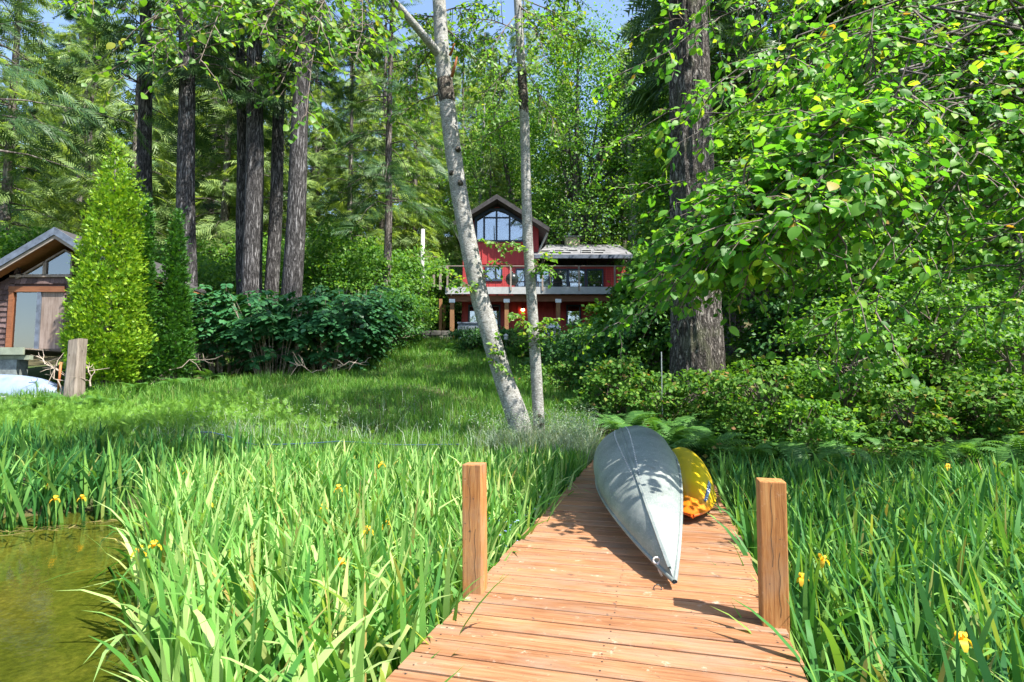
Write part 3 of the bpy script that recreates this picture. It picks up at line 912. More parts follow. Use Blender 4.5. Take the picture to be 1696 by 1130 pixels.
# ------------------------------------------------------------------ big fir on the right
def big_fir():
    Y = 13.0
    pb_, pt_ = at(1155, 640, Y), at(1139, 0, Y)
    zb = hz(pb_.x, Y) - .25
    root = empty('big_fir', (pb_.x, Y, zb), 'massive rough-barked fir trunk rising behind the canoe among leaves', 'tree')
    n, m, H = 96, 190, 26.0
    a = np.arange(n) * 2 * PI / n
    z = np.concatenate([np.linspace(0, 12, m - 14), np.linspace(12.4, H, 14)])
    A, Z = np.meshgrid(a, z)
    lean = (pt_.x - pb_.x) / (pt_.z - pb_.z)
    r0 = .60 * (1 - Z / (H * 1.25)) + .22 * np.exp(-Z / .55)
    r0 = r0 * (1 + .05 * np.sin(3 * A + 1) * np.exp(-Z / 2))
    q = np.stack([np.cos(A) * 4.6, np.sin(A) * 4.6, Z * 1.3], -1).reshape(-1, 3)
    w = vnoise(q * .6, 5); qq = q + w[:, None] * .8
    rid = np.abs(vnoise(qq * np.array([1.5, 1.5, .8]), 6)); rid2 = np.abs(vnoise(qq * np.array([3.2, 3.2, 2.4]), 7))
    dsp = (np.clip(rid * 2.2, 0, 1) * .055 + np.clip(rid2 * 2, 0, 1) * .022 - .05).reshape(A.shape)
    r = r0 + dsp
    V = np.stack([np.cos(A) * r + lean * Z, np.sin(A) * r, Z], -1).reshape(-1, 3)
    i = np.arange(m - 1)[:, None] * n; j = np.arange(n)[None]; k = (j + 1) % n
    Fq = np.stack([i + j, i + k, i + n + k, i + n + j], -1).reshape(-1, 4)
    link('trunk', np_mesh('trunk', V, [Fq], MT['bark_big'], False), root)
    rng = np.random.default_rng(51)
    V, Fc, tw = conifer_crown(rng, 30, 10.5, 4.4, 70, 26, 1.0, .5, .15, .55, SPR_BIG)
    V[:, 0] += lean * V[:, 2]
    c = link('crown', np_mesh('crown', V, [Fc], MT['fir_dark']), root)
    link('branches', tubes_mesh('branches', tw, MT['bark_far'], smooth=False), c)['kind'] = 'stuff'


big_fir()
# darker trunks deep in the right-hand wood
for k, (px, Y, w, lb) in enumerate(((1265, 19, 34, 'dark fir trunk glimpsed just right of the massive trunk'), (1590, 17, 62, 'dark broad fir trunk in the shade at the right edge'), (1470, 22, 34, 'dark trunk deep in the wood left of the edge trunk'), (1670, 20, 40, 'dark trunk, last one at the right edge'))):
    b = at(px, 500, Y)
    o = make_conifer('shaded_fir', 60 + k, 27, 8 + k, 4.4, 90, 24, 1.0, MT['fir_dark'], w / F * Y / 2, lb, 'tree', 'shaded firs in the right-hand wood', bark='bark_fir', droop=.5, gap=.1, shape=.7, tside=16)
    o.location = (b.x, Y, hz(b.x, Y) - .2)
# pale slim trunks right of the house
PG = 'pale slim trunks beside the house'
PLB = ['slim pale trunk, first one right of the house deck end', 'slim pale trunk, second one right of the house deck end', 'thickest pale trunk right of the house deck end', 'slim pale trunk rising behind the right half of the grey roof',
       'pale trunk rising behind the chimney', 'slim pale trunk close to the left side of the massive fir', 'pale trunk seen right above the house gable', 'pale trunk left of the white pole', 'slim pale trunk rising behind the right end of the grey roof']
for k, (px, Y, w, lean_px) in enumerate(((1042, 37, 15, 2), (1058, 36, 16, -2), (1074, 38, 20, 3), (975, 44, 11, -3), (930, 46, 14, 2), (1092, 40, 13, 4), (788, 43, 14, 2), (652, 42, 13, -4), (1010, 42, 12, 2))):
    b = at(px, 470, Y); zb = hz(b.x, Y); H = 19.0
    root = empty('pale_alder', (b.x, Y, zb - .2), PLB[k], 'tree', PG)
    r = w / F * Y / 2
    pts = [(lean_px * .012 * z * (1 + .02 * z), .02 * z, z) for z in np.linspace(0, H, 12)]
    rad = [r * (1 - z / H * .75) for z in np.linspace(0, H, 12)]
    link('trunk', tubes_mesh('trunk', [(pts, rad, 10)], MT['alder']), root)
    rr = np.random.default_rng(300 + k)
    cl = rr.normal(0, 1, (26, 3)) * np.array([1.7, 1.7, 2.6]) + np.array([lean_px * .012 * 15, 0, 14.5])
    ci = rr.integers(0, 26, 2400)
    P = cl[ci] + rr.normal(0, .42, (2400, 3))
    D = unit(rr.normal(0, 1, (2400, 3)) + np.array([0, 0, -.4])); NN = np.tile([.2, -.4, 1.0], (2400, 1)) + rr.normal(0, .5, (2400, 3))
    V, Fc = scatter(LEAF_FAR[0], LEAF_FAR[1], P, D, NN, rr.uniform(.13, .24, 2400))
    c = link('crown', np_mesh('crown', V, [Fc], MT['maple_leaf']), root)
    tw = [([pts[7], tuple((np.array(pts[7]) + q) / 2 + np.array([0, 0, .4])), tuple(q)], [.05, .03, .01], 5) for q in cl[:14]]
    link('branches', tubes_mesh('branches', tw, MT['alder']), c)['kind'] = 'stuff'


# ------------------------------------------------------------------ broadleaf understory trees and shrubs
def clump_plant(name, seed, loc, size, nclump, nleaf, leaf, mat, label, cat, group=None, stems=7, flat=.35, spread=.2, bark='twig_dark', z0=.25, bias=(0, 0), leaf_tpl=LEAF_FAR):
    """a shrub or small tree: stems fan out to leaf clumps laid in loose tiers"""
    r = np.random.default_rng(seed)
    sx, sy, sz = size
    root = empty(name, loc, label, cat, group)
    u = r.uniform(0, 1, nclump); a = r.uniform(0, 2 * PI, nclump); rad = r.uniform(.25, 1, nclump) ** .6
    zz = z0 + (1 - z0) * u
    prof = np.sqrt(np.clip(1 - (2 * (zz - .52)) ** 2 * .85, .05, 1))
    C = np.stack([np.cos(a) * rad * prof * sx + bias[0] * zz, np.sin(a) * rad * prof * sy + bias[1] * zz, zz * sz * r.uniform(.85, 1.06, nclump)], -1)
    ci = r.integers(0, nclump, nleaf)
    cr = r.uniform(.6, 1.5, nclump) * spread * (sx + sy) * .5
    off = r.normal(0, 1, (nleaf, 3)) * np.array([1, 1, flat]) * cr[ci][:, None] * .75
    P = C[ci] + off
    P[:, 2] = np.maximum(P[:, 2], .03)
    outw = np.stack([np.cos(a[ci]), np.sin(a[ci]), np.zeros(nleaf)], -1)
    D = unit(outw * .6 + r.normal(0, .7, (nleaf, 3)) + np.array([0, 0, -.35]))
    NN = outw * .4 + np.array([.15, -.25, .9]) + r.normal(0, .42, (nleaf, 3))
    V, Fc = scatter(leaf_tpl[0], leaf_tpl[1], P, D, NN, leaf * r.uniform(.6, 1.25, nleaf))
    tw = []
    for k in range(stems):
        b = np.array([r.normal(0, .08) * sx, r.normal(0, .08) * sy, -.15])
        c = C[int(k * nclump / stems)]
        mid = (b + c) / 2 + np.array([0, 0, .12 * sz]) - np.array([c[0], c[1], 0]) * .15
        tr = .012 + .012 * sz
        tw.append(([tuple(b), tuple(b * .4 + mid * .6), tuple(mid), tuple(c)], [tr, tr * .8, tr * .6, tr * .2], 6))
        for q in range(4):
            c2 = C[int(r.integers(nclump))]
            if np.linalg.norm(c2 - mid) < 1.1 * max(sx, sy): tw.append(([tuple(mid), tuple((mid + c2) / 2 + np.array([0, 0, .05])), tuple(c2)], [tr * .5, tr * .35, tr * .12], 5))
    link('stems', tubes_mesh('stems', tw, MT[bark]), root)['kind'] = 'stuff'
    link('crown', np_mesh('crown', V, [Fc], MT[mat]), root)
    return root


vine_g = 'leafy understory trees of the right-hand wood'
vm_ = [(1035, 16.5, 1.3, 2.7, 'bushy green understory tree right of the house, left of the massive trunk'),
       (1088, 15.6, 1.0, 4.0, 'leafy understory tree close against the left side of the massive trunk'),
       (1280, 15, 2.0, 7.5, 'leafy understory tree just right of the massive trunk'),
       (1410, 14, 2.2, 8.0, 'leafy understory tree in the middle of the right-hand wood'),
       (1540, 15, 2.4, 7.2, 'leafy understory tree before the dark broad trunk'),
       (1680, 13.5, 2.2, 7.0, 'leafy understory tree at the right edge of the wood'),
       (1200, 21, 2.6, 11.0, 'tall leafy maple behind the massive trunk'),
       (1360, 22, 3.0, 13.0, 'tall leafy maple deep behind the overhanging tree'),
       (1520, 24, 3.4, 14.0, 'tall leafy maple deep in the wood at right'),
       (1690, 22, 3.2, 13.0, 'tall leafy maple farthest right in the wood'),
       (965, 38, 4.0, 23.0, 'tall leafy alder behind the grey house roof'),
       (850, 43, 4.2, 19.0, 'tall leafy alder behind the gable of the red house'),
       (1135, 27, 2.4, 11.5, 'tall leafy maple between house and massive trunk'),
       (1052, 29.2, 1.1, 3.2, 'leafy bush in front of the house deck end')]
for k, (px, Y, rad, H, lb) in enumerate(vm_):
    b = at(px, 560, Y)
    far = Y > 20
    zb = hz(b.x, Y) if k != 13 else 3.7
    clump_plant('understory_tree', 400 + k, (b.x, Y, zb), (rad, rad, H), int(60 + 14 * H), int(4200 + 900 * H), .15 if not far else .2, 'maple_leaf', lb, 'tree', vine_g, stems=6 + int(H / 3), spread=.2, bark='bark_far', z0=.12 if H < 9 else .25)

# shrubs below the trunks: dense broad-leaved thicket on cane stems
kg = 'broad-leaved thicket below the tall trunks'
for k, (px, Y, rad, H, lb) in enumerate(((368, 20.3, 1.7, 3.1, 'tiered broad-leaved shrub right beside the dark arborvitae'), (455, 20.0, 1.8, 3.2, 'tiered broad-leaved shrub under the trunk cluster'), (545, 20.6, 1.7, 3.0, 'tiered broad-leaved shrub at the lawn corner toward the path'), (590, 22.2, 1.5, 3.2, 'tiered broad-leaved shrub at the back of the thicket'))):
    b = at(px, 600, Y)
    r = np.random.default_rng(500 + k)
    root = empty('thicket_shrub', (b.x, Y, hz(b.x, Y)), lb, 'shrub', kg)
    P, D, NN, tw = [], [], [], []
    for c in range(46):
        a = r.uniform(0, 2 * PI); q = r.uniform(.2, 1) ** .6 * rad; hh = H * r.uniform(.45, 1.0)
        b0 = np.array([math.cos(a) * q * .35, math.sin(a) * q * .35 * .8, -.1]); top = np.array([math.cos(a) * q, math.sin(a) * q * .8, hh])
        pts = [tuple(b0), tuple(b0 * .6 + top * .4 + np.array([0, 0, .15])), tuple(b0 * .25 + top * .75 + np.array([0, 0, .2])), tuple(top)]
        tw.append((pts, [.016, .014, .01, .005], 5))
        out = np.array([math.cos(a + r.normal(0, .5)), math.sin(a + r.normal(0, .5)), -.12]); out /= np.linalg.norm(out)
        for t in range(9):
            st = b0 * (1 - .35) + top * .35 if t == 0 else np.array(pts[2]) + (top - np.array(pts[2])) * r.uniform(-.9, 1)
            dd = out + r.normal(0, .45, 3) * np.array([1, 1, .2]); dd /= np.linalg.norm(dd); Lb = r.uniform(.45, .95)
            tt = np.linspace(.1, 1, 9); pos = st[None] + dd[None] * (Lb * tt)[:, None]; pos[:, 2] += .1 * Lb * tt - .34 * Lb * tt * tt
            side = np.array([-dd[1], dd[0], 0]); sg = np.where(np.arange(9) % 2, 1, -1)
            P.append(pos); D.append(dd[None] * .5 + side[None] * sg[:, None] * .8 + np.array([0, 0, -.35]) + r.normal(0, .12, (9, 3)))
            NN.append(np.array([dd[0] * .3, dd[1] * .3, 1.0])[None] + r.normal(0, .15, (9, 3)))
    P, D, NN = map(np.concatenate, (P, D, NN))
    V, Fc = scatter(LEAF_NEAR_V, LEAF_NEAR_F, P, D, NN, r.uniform(.15, .27, len(P)))
    V[:, 2] = np.maximum(V[:, 2], .05)
    link('stems', tubes_mesh('stems', tw, MT['twig']), root)['kind'] = 'stuff'
    link('crown', np_mesh('crown', V, [Fc], MT['knot_leaf']), root)

sh = [(640, 24.5, 1.5, 2.7, 'rounded dark shrub at the foot of the steps left of the house', 'shrub_leaf', .14),
      (600, 27, 1.9, 4.4, 'tall mixed shrub behind the thicket toward the house', 'maple_leaf', .17),
      (680, 26.2, .9, 2.4, 'small shrub with orange tips left of the pale pole', 'maple_leaf', .13),
      (560, 30, 2.6, 6.0, 'sunlit leafy small tree behind the thicket', 'maple_leaf', .2),
      (660, 33, 2.6, 5.5, 'sunlit leafy small tree behind the pale pole', 'maple_leaf', .2),
      (715, 37, 2.4, 5.5, 'sunlit leafy small tree at the left corner of the house', 'maple_leaf', .2),
      (365, 29, 3.0, 4.5, 'sunlit shrub glimpsed between the lone trunk and the cluster', 'maple_leaf', .2),
      (520, 34, 3.0, 6.5, 'sunlit small tree right of the leaning fir trunk', 'maple_leaf', .2),
      (20, 27, 3.2, 6.0, 'pale sunlit shrub behind the shingled boathouse', 'maple_leaf', .2),
      (300, 33, 3.0, 6.0, 'sunlit small tree behind the arborvitaes', 'maple_leaf', .2),
      (445, 36, 3.4, 7.0, 'sunlit small tree behind the trunk cluster', 'maple_leaf', .2),
      (1060, 15.2, 1.3, 2.4, 'dark rhododendron like shrub left of the massive trunk', 'shrub_leaf', .15),
      (985, 18.5, 1.2, 2.0, 'dark leafy shrub below the right end of the house', 'shrub_leaf', .14),
      (1330, 13.4, 1.3, 2.2, 'low leafy shrub on the bank right of the massive trunk', 'shrub_leaf', .12),
      (1475, 14.2, 1.5, 2.3, 'leafy shrub on the bank behind the right-hand irises', 'shrub_leaf', .12),
      (1640, 14.4, 1.6, 2.4, 'leafy shrub on the bank at the right edge', 'shrub_leaf', .12),
      (1090, 11.6, .7, .95, 'small bright shrub in front of the massive trunk', 'cover_leaf', .1),
      (785, 25.4, 1.1, 1.0, 'low shrub on the mound before the hot tub', 'shrub_leaf', .12),
      (850, 24.6, 1.2, 1.1, 'low shrub on the slope between the two alder trunks', 'shrub_leaf', .12),
      (905, 23.4, 1.3, 1.3, 'low shrub on the slope right of the thin alder trunk', 'cover_leaf', .12),
      (945, 20.6, 1.2, 1.3, 'leafy shrub half way up the slope right of the alder', 'shrub_leaf', .12),
      (925, 17.0, .9, .8, 'low shrub at the right edge of the lawn', 'cover_leaf', .1),
      (1190, 11.2, .8, 1.1, 'low bright shrub at the right foot of the massive trunk', 'cover_leaf', .1),
      (1255, 10.2, .9, 1.3, 'loose leafy shrub above the kayak end of the dock', 'cover_leaf', .1),
      (1330, 9.5, .7, .7, 'low sprawling shrub at the iris edge above the right dock post', 'maple_leaf', .09),
      (1400, 10.8, 1.1, 2.1, 'airy green shrub in the middle of the right bank', 'maple_leaf', .1),
      (1490, 9.6, .7, .8, 'low leafy shrub touching the back of the right-hand irises', 'cover_leaf', .1),
      (1555, 11.4, 1.2, 2.6, 'airy tall shrub on the bank below the broad dark trunk', 'maple_leaf', .1),
      (1620, 9.7, .8, 1.0, 'low leafy shrub near the right edge behind the irises', 'cover_leaf', .1),
      (1690, 10.6, 1.2, 1.9, 'leafy shrub cut off by the right edge of the view', 'maple_leaf', .1),
      (1440, 12.2, 1.3, 2.3, 'tall leafy shrub behind the middle of the right bank', 'maple_leaf', .11),
      (1630, 12.4, 1.3, 2.4, 'tall leafy shrub behind the right end of the bank', 'maple_leaf', .11),
      (1020, 12.6, .9, 1.2, 'low leafy shrub between the alder and the massive trunk', 'cover_leaf', .1)]
for k, (px, Y, rad, H, lb, mt, lf_) in enumerate(sh):
    b = at(px, 600, Y)
    clump_plant('shrub', 600 + k, (b.x, Y, hz(b.x, Y)), (rad, rad, H), int(40 + 20 * rad * H / 2), int(1800 + 1500 * rad * H / 2), lf_, mt, lb, 'shrub', None, stems=9, spread=.22, z0=.1)


# ------------------------------------------------------------------ arborvitaes
def arbor(seed, px, Y, w_px, py_top, mat, label, n, name='arborvitae', py_bot=605):
    r = np.random.default_rng(seed)
    b = at(px, py_bot, Y); zb = hz(b.x, Y); top = at(px, py_top, Y).z - zb
    R = w_px / F * Y / 2
    root = empty(name, (b.x, Y, zb), label, 'tree')
    nc = n // 13
    u = 1 - np.sqrt(r.uniform(0, 1, nc) * .985); a = r.uniform(0, 2 * PI, nc)
    prof = np.interp(u, [0, .06, .18, .35, .6, .85, 1], [.62, .9, 1, .93, .66, .27, .03]) if mat == 'arbor' else np.interp(u, [0, .05, .15, .4, .65, .85, 1], [.7, .95, 1, .66, .36, .14, .01])
    q = np.stack([np.cos(a) * 2.2, np.sin(a) * 2.2, u * top * .9], -1)
    lump = 1 + .14 * vnoise(q, seed) + .16 * vnoise(q * 2.6, seed + 1)
    rr = R * prof * lump * (1 - np.abs(r.normal(0, .12, nc))) * np.where(r.random(nc) < .12, r.uniform(1.02, 1.16, nc), 1)
    a = a + .12 * vnoise(q * 3.1, seed + 4)
    C = np.stack([np.cos(a) * rr, np.sin(a) * rr, .35 + u * (top - .5)], -1)
    if mat == 'arbor':      # a second leader beside the main tip
        k2 = (u > .78) & (np.arange(nc) % 3 == 0); C[k2, 0] += .42; C[k2, 2] -= .55
    holes = vnoise(C * 2.3, seed + 9) < -.42
    C[holes] *= np.array([.8, .8, 1])
    ci = np.repeat(np.arange(nc), 13); n = len(ci)
    out = np.stack([np.cos(a), np.sin(a), np.zeros(nc)], -1)[ci]
    cs = r.uniform(.7, 1.35, nc)[ci]
    ofs = r.normal(0, .07, (n, 3)) * cs[:, None] * np.array([1, 1, 1.25])
    P = C[ci] + ofs
    D = out * r.uniform(.2, .9, (n, 1)) + np.array([0, 0, 1.0]) * r.uniform(.3, 1.1, (n, 1)) + ofs * 5 + r.normal(0, .3, (n, 3))
    NN = out + ofs * 5 + r.normal(0, .55, (n, 3))
    tv = [(0, 0, 0), (.16, .35, .03), (.34, .62, .05), (.10, .62, 0), (.13, .98, .04), (-.03, .7, 0), (-.22, .85, .05), (-.12, .45, 0), (-.36, .5, .04), (-.1, .2, 0)]
    tf = [(0, 1, 3), (1, 2, 3), (0, 3, 5), (3, 4, 5), (0, 5, 7), (5, 6, 7), (0, 7, 9), (7, 8, 9)]
    V, Fc = scatter(tv, tf, P, D, NN, r.uniform(.06, .17, n) * (Y / 16))
    st = [(0, 0, -.3), (.05, 0, .5), (0, 0, top * .5), (0, 0, top * .9)]
    link('trunk', tubes_mesh('trunk', [(st, [.13, .1, .07, .02], 8)], MT['bark_far']), root)
    link('crown', np_mesh('crown', V, [Fc], MT[mat]), root)
    return root


arbor(71, 173, 16.3, 106, 222, 'arbor', 'big bright yellow-green arborvitae beside the shingled boathouse', 26000)
arbor(72, 229, 17.2, 54, 318, 'arbor_dark', 'dark green arborvitae, first to the right of the yellow one', 14000)
arbor(73, 284, 17.8, 52, 340, 'arbor_dark', 'dark pointed arborvitae in front of the lone grey fir trunk', 12000)


# ------------------------------------------------------------------ trees with drawn limbs: the twin alder and the overhanging tree
def limb_path(a, b, sag, r, n=8, wob=.06):
    a, b = np.array(a), np.array(b); L = np.linalg.norm(b - a)
    t = np.linspace(0, 1, n)
    P = a[None] + (b - a)[None] * t[:, None]
    P[:, 2] += sag * L * np.sin(PI * t) * .5
    P[1:-1] += r.normal(0, wob * L * .12, (n - 2, 3))
    return P


def leafy(r, P, start, nsub, lsub, nleaf, leaf, droop, out):
    """side shoots with alternate leaves along the outer part of a limb path"""
    twigs, PP, DD_, NN = out
    for k in range(nsub):
        t = start + (1 - start) * (k + r.uniform(0, 1)) / nsub
        i = min(len(P) - 2, int(t * (len(P) - 1))); f = t * (len(P) - 1) - i
        p = P[i] * (1 - f) + P[i + 1] * f
        d = unit(P[i + 1] - P[i])
        s_ = unit(np.cross(d, [0, 0, 1.0])) * (1 if k % 2 else -1)
        dd = unit(d * r.uniform(.2, .9) + s_ * r.uniform(.4, 1.0) + np.array([0, 0, r.normal(.0, .35)]))
        L = lsub * r.uniform(.5, 1.25); m = 6
        tt = np.linspace(0, 1, m)
        Q = p[None] + dd[None] * (L * tt)[:, None]; Q[:, 2] -= droop * L * tt ** 2
        Q[1:] += r.normal(0, .025 * L, (m - 1, 3))
        twigs.append((Q, np.linspace(.007, .0022, m) * (.7 + L), 3))
        for j in range(nleaf):
            tq = .12 + .88 * (j + r.uniform(0, 1)) / nleaf
            i2 = min(m - 2, int(tq * (m - 1))); f2 = tq * (m - 1) - i2
            q = Q[i2] * (1 - f2) + Q[i2 + 1] * f2
            e = unit(Q[i2 + 1] - Q[i2]); sd = unit(np.cross(e, [0, 0, 1.0])) * (1 if j % 2 else -1)
            PP.append(q + r.normal(0, .012, 3))
            DD_.append(e * r.uniform(.2, .9) + sd * r.uniform(.4, 1) + np.array([0, 0, r.uniform(-.75, .15)]))
            NN.append(np.array([.25, -.42, .85]) + r.normal(0, .45, 3))


def leaf_parts(root, P, D, NN, S_, tv, tf, mat, n_obj, name='leaf'):
    """the leaves nearest the viewer are objects of their own, the rest one mass"""
    P, D, NN = map(np.asarray, (P, D, NN)); S_ = np.asarray(S_)
    off = np.array(root.location)
    d = np.linalg.norm(P - np.array([0, 0, CAMZ]), axis=1) / S_
    u = P[:, 0] / P[:, 1]; v = (P[:, 2] - CAMZ) / P[:, 1]
    ok = (np.abs(u) < .9) & (v < .70) & (v > -.55) & (P[:, 1] > .6)
    d = np.where(ok, d, 1e6 + d)
    order = np.argsort(d); near = order[:n_obj]; rest = order[n_obj:]
    lme = np_mesh(name, np.array(tv, float), [np.array(tf)], mat)
    X, Y, Z = frames(D[near], NN[near])
    for k, i_ in enumerate(near):
        o = bpy.data.objects.new(name, lme); COL.objects.link(o); o.parent = root
        M = Matrix(((X[k][0], Y[k][0], Z[k][0], P[i_][0] - off[0]), (X[k][1], Y[k][1], Z[k][1], P[i_][1] - off[1]), (X[k][2], Y[k][2], Z[k][2], P[i_][2] - off[2]), (0, 0, 0, 1)))
        o.matrix_local = M @ Matrix.Scale(float(S_[i_]), 4)
    fa = P[rest][:, 1] > 6.6
    V1, F1 = scatter(tv, tf, P[rest][~fa], D[rest][~fa], NN[rest][~fa], S_[rest][~fa])
    V2, F2 = scatter(LEAF_FAR[0], LEAF_FAR[1], P[rest][fa], D[rest][fa], NN[rest][fa], S_[rest][fa])
    c = link('crown', np_mesh('crown', np.concatenate([V1, V2]) - off, [np.concatenate([F1, F2 + len(V1)])], mat), root)
    c['kind'] = 'stuff'
    return c


def trunk_mesh(pts, rad, mat, off, n=20, bumpy=.03, seed=0, per=6):
    """smooth path through pts with a slightly uneven surface"""
    P = np.array([tuple(p) for p in pts]); m = len(P); t = np.arange(m); tt = np.linspace(0, m - 1, (m - 1) * per + 1)
    Q = np.stack([np.interp(tt, t, P[:, k]) for k in range(3)], -1)
    for _ in range(3): Q[1:-1] = (Q[:-2] + 2 * Q[1:-1] + Q[2:]) / 4
    R = np.interp(tt, t, rad)
    V, Fq = tube_np(Q, R, n)
    c = np.repeat(Q, n, axis=0)
    V = c + (V - c) * (1 + bumpy * vnoise(V * 3.5, seed) + bumpy * .6 * vnoise(V * 11, seed + 1))[:, None]
    return np_mesh('trunk', V - np.asarray(off), [Fq], mat, True), Q, R


def twin_alder():
    r = np.random.default_rng(81)
    Y = 10.0
    base = at(880, 738, Y)
    root = empty('alder', (base.x, Y, hz(base.x, Y) - .15), 'twin-trunked pale grey alder standing at the shore left of the canoe', 'tree')
    off = np.array(root.location)
    t1 = [at(*p) for p in ((872, 748, Y), (862, 705, Y), (828, 610, 10.05), (796, 500, 10.1), (775, 400, 10.15), (757, 300, 10.2), (744, 200, 10.25), (733, 100, 10.3), (727, 0, 10.4), (722, -120, 10.5), (716, -320, 10.7), (712, -560, 10.9))]
    r1 = [.22, .195, .17, .162, .156, .152, .148, .14, .125, .11, .08, .04]
    me, Q1, R1 = trunk_mesh(t1, r1, MT['alder'], off, 24, .035, 1)
    tr1 = link('trunk', me, root)
    t2 = [at(*p) for p in ((893, 748, Y - .05), (892, 690, Y), (887, 600, Y), (881, 500, Y), (874, 400, Y), (871, 300, Y), (869, 200, Y), (863, 100, 10.05), (857, 0, 10.1), (852, -130, 10.2), (850, -330, 10.3))]
    r2 = [.115, .103, .097, .093, .09, .087, .085, .078, .07, .05, .03]
    me, Q2, R2 = trunk_mesh(t2, r2, MT['alder'], off, 20, .035, 2)
    tr2 = link('trunk', me, root)
    # dark rough collars, broken stubs, knots
    for tr, Q, R, py0, py1, Yd in ((tr1, Q1, R1, 172, 132, 10.27), (tr2, Q2, R2, 190, 118, 10.0)):
        z0, z1 = at(848, py0, Yd).z, at(848, py1, Yd).z
        zz = np.linspace(z0, z1, 14)
        pts = np.stack([np.interp(zz, Q[:, 2], Q[:, 0]), np.interp(zz, Q[:, 2], Q[:, 1]), zz], -1)
        rr = np.interp(zz, Q[:, 2], R) * (1 + .10 * np.sin(np.linspace(0, PI, 14)))
        V, Fq = tube_np(pts, rr, 22)
        c = np.repeat(pts, 22, axis=0); V = c + (V - c) * (1 + .05 * vnoise(V * 14, 5))[:, None]
        link('bark_scar', np_mesh('bark_scar', V - off, [Fq], MT['scar'], False), tr)
    for a, b, w in (((748, 128, 10.1), (757, 94, 9.95), .035), ((745, 92, 10.15), (753, 72, 10.0), .03)):
        mb = MB(); pa, pb_ = at(*a), at(*b)
        mb.tube([pa, (pa + pb_) / 2, pb_], [w, w * .8, w * .3], 7); mb.build('broken_stub', MT['scar_orange'], tr1, True)
    for px, py, Yk, tr in ((762, 302, 10.0, tr1), (758, 246, 10.05, tr1), (748, 286, 10.05, tr1), (893, 690, 9.87, tr2), (897, 704, 9.87, tr2)):
        k = at(px, py, Yk); mb = MB()
        mb.tube([k + Vector((0, .06, 0)), k + Vector((0, .0, 0)), k + Vector((0, -.012, 0))], [.055, .045, .02], 9)
        mb.build('knot', MT['scar'], tr, True)
    twigs, PP, D_, NN = [], [], [], []
    out = (twigs, PP, D_, NN)
    lim = []
    def tpt(Q, py):
        z = at(848, py, 10.2).z; return np.array([np.interp(z, Q[:, 2], Q[:, 0]), np.interp(z, Q[:, 2], Q[:, 1]), z])
    def L(a, b, r0, sag=.12, nsub=16, start=.3, lsub=.55, nleaf=9, n=9):
        P = limb_path(a, tuple(b), sag, r, n)
        lim.append((P, np.linspace(r0 * .6, .004, len(P)), 7))
        leafy(r, P, start, int(nsub * 1.9), lsub, nleaf, .085, .28, out)
        return P
    # the stout limb leaving to the upper left, and boughs reaching out over the irises
    fork = limb_path(tpt(Q1, 92), at(650, 0, 9.6), .02, r, 6, .03); lim.append((fork, np.linspace(.085, .06, 6), 10))
    up = limb_path(fork[-1], at(520, -160, 8.8), .1, r, 6); lim.append((up, np.linspace(.06, .03, 6), 8))
    for tgt, sag, ns in (((250, 40, 5.6), .25, 20), ((330, 105, 5.8), .3, 20), ((430, 60, 5.8), .25, 18), ((215, 105, 6.4), .3, 16), ((120, 10, 6.6), .25, 14), ((520, 30, 6.0), .22, 18), ((590, 95, 6.2), .25, 16), ((505, 205, 5.8), .35, 12), ((380, 25, 6.4), .2, 18), ((460, 150, 6.6), .3, 12), ((620, 60, 7.2), .2, 14), ((300, -60, 5.6), .2, 14), ((470, -80, 6), .2, 14)):
        L(up[int(r.integers(1, 5))], at(*tgt), .018, sag, int(ns * 1.5), .3)
    for py, tgt, ns in ((40, (780, 80, 11.2), 12), (10, (790, 20, 11.0), 12), (80, (690, 90, 11.2), 10), (60, (670, 150, 11.0), 12), (30, (800, 120, 10.9), 10), (150, (650, 200, 10.8), 8), (20, (690, 40, 11.2), 14), (-60, (620, 0, 9.5), 14), (-150, (780, -60, 9.5), 14), (-200, (660, -120, 10.5), 14), (-120, (800, -140, 11.2), 14), (-260, (700, -260, 9.6), 14), (-300, (760, -330, 11), 14), (-240, (640, -300, 11.5), 14)):
        L(tpt(Q1, py), at(*tgt), .03, .15, ns, .25)
    for py, tgt, ns in ((30, (800, 110, 9.4), 12), (10, (910, 110, 9.2), 14), (110, (800, 160, 9.6), 9), (60, (770, 30, 9.3), 10), (120, (930, 230, 9.5), 10), (20, (930, 60, 9.4), 16), (70, (820, 190, 9.8), 8), (-20, (960, 0, 10.6), 16), (30, (965, 70, 10.8), 14), (200, (800, 230, 10.3), 6), (-90, (930, -60, 10.6), 14), (-160, (900, -200, 9.8), 14), (-200, (960, -260, 10.8), 14), (0, (1000, 80, 10.2), 14)):
        L(tpt(Q2, py), at(*tgt), .022, .12, ns, .3)
    # water shoots on both trunks
    for py, Q, tgt, ns, ls in ((470, Q2, (905, 425, 9.8), 6, .3), (440, Q2, (915, 450, 9.8), 5, .28), (430, Q2, (850, 405, 9.75), 4, .26), (560, Q2, (912, 530, 9.75), 7, .3), (545, Q2, (850, 520, 9.75), 5, .26), (585, Q2, (885, 545, 9.7), 6, .25), (500, Q1, (735, 440, 9.8), 7, .3), (480, Q1, (752, 470, 9.75), 5, .26), (470, Q1, (830, 430, 9.8), 4, .24), (620, Q1, (812, 590, 9.75), 4, .22), (640, Q1, (820, 560, 9.75), 4, .2), (400, Q1, (835, 405, 9.9), 4, .24)):
        L(tpt(Q, py), at(*tgt), .009, .1, ns, .2, ls, 6, 6)
    S_ = .092 * r.uniform(.65, 1.2, len(PP))
    c = leaf_parts(root, PP, D_, NN, S_, LEAF_NEAR_V, LEAF_NEAR_F, MT['alder_leaf'], 300)
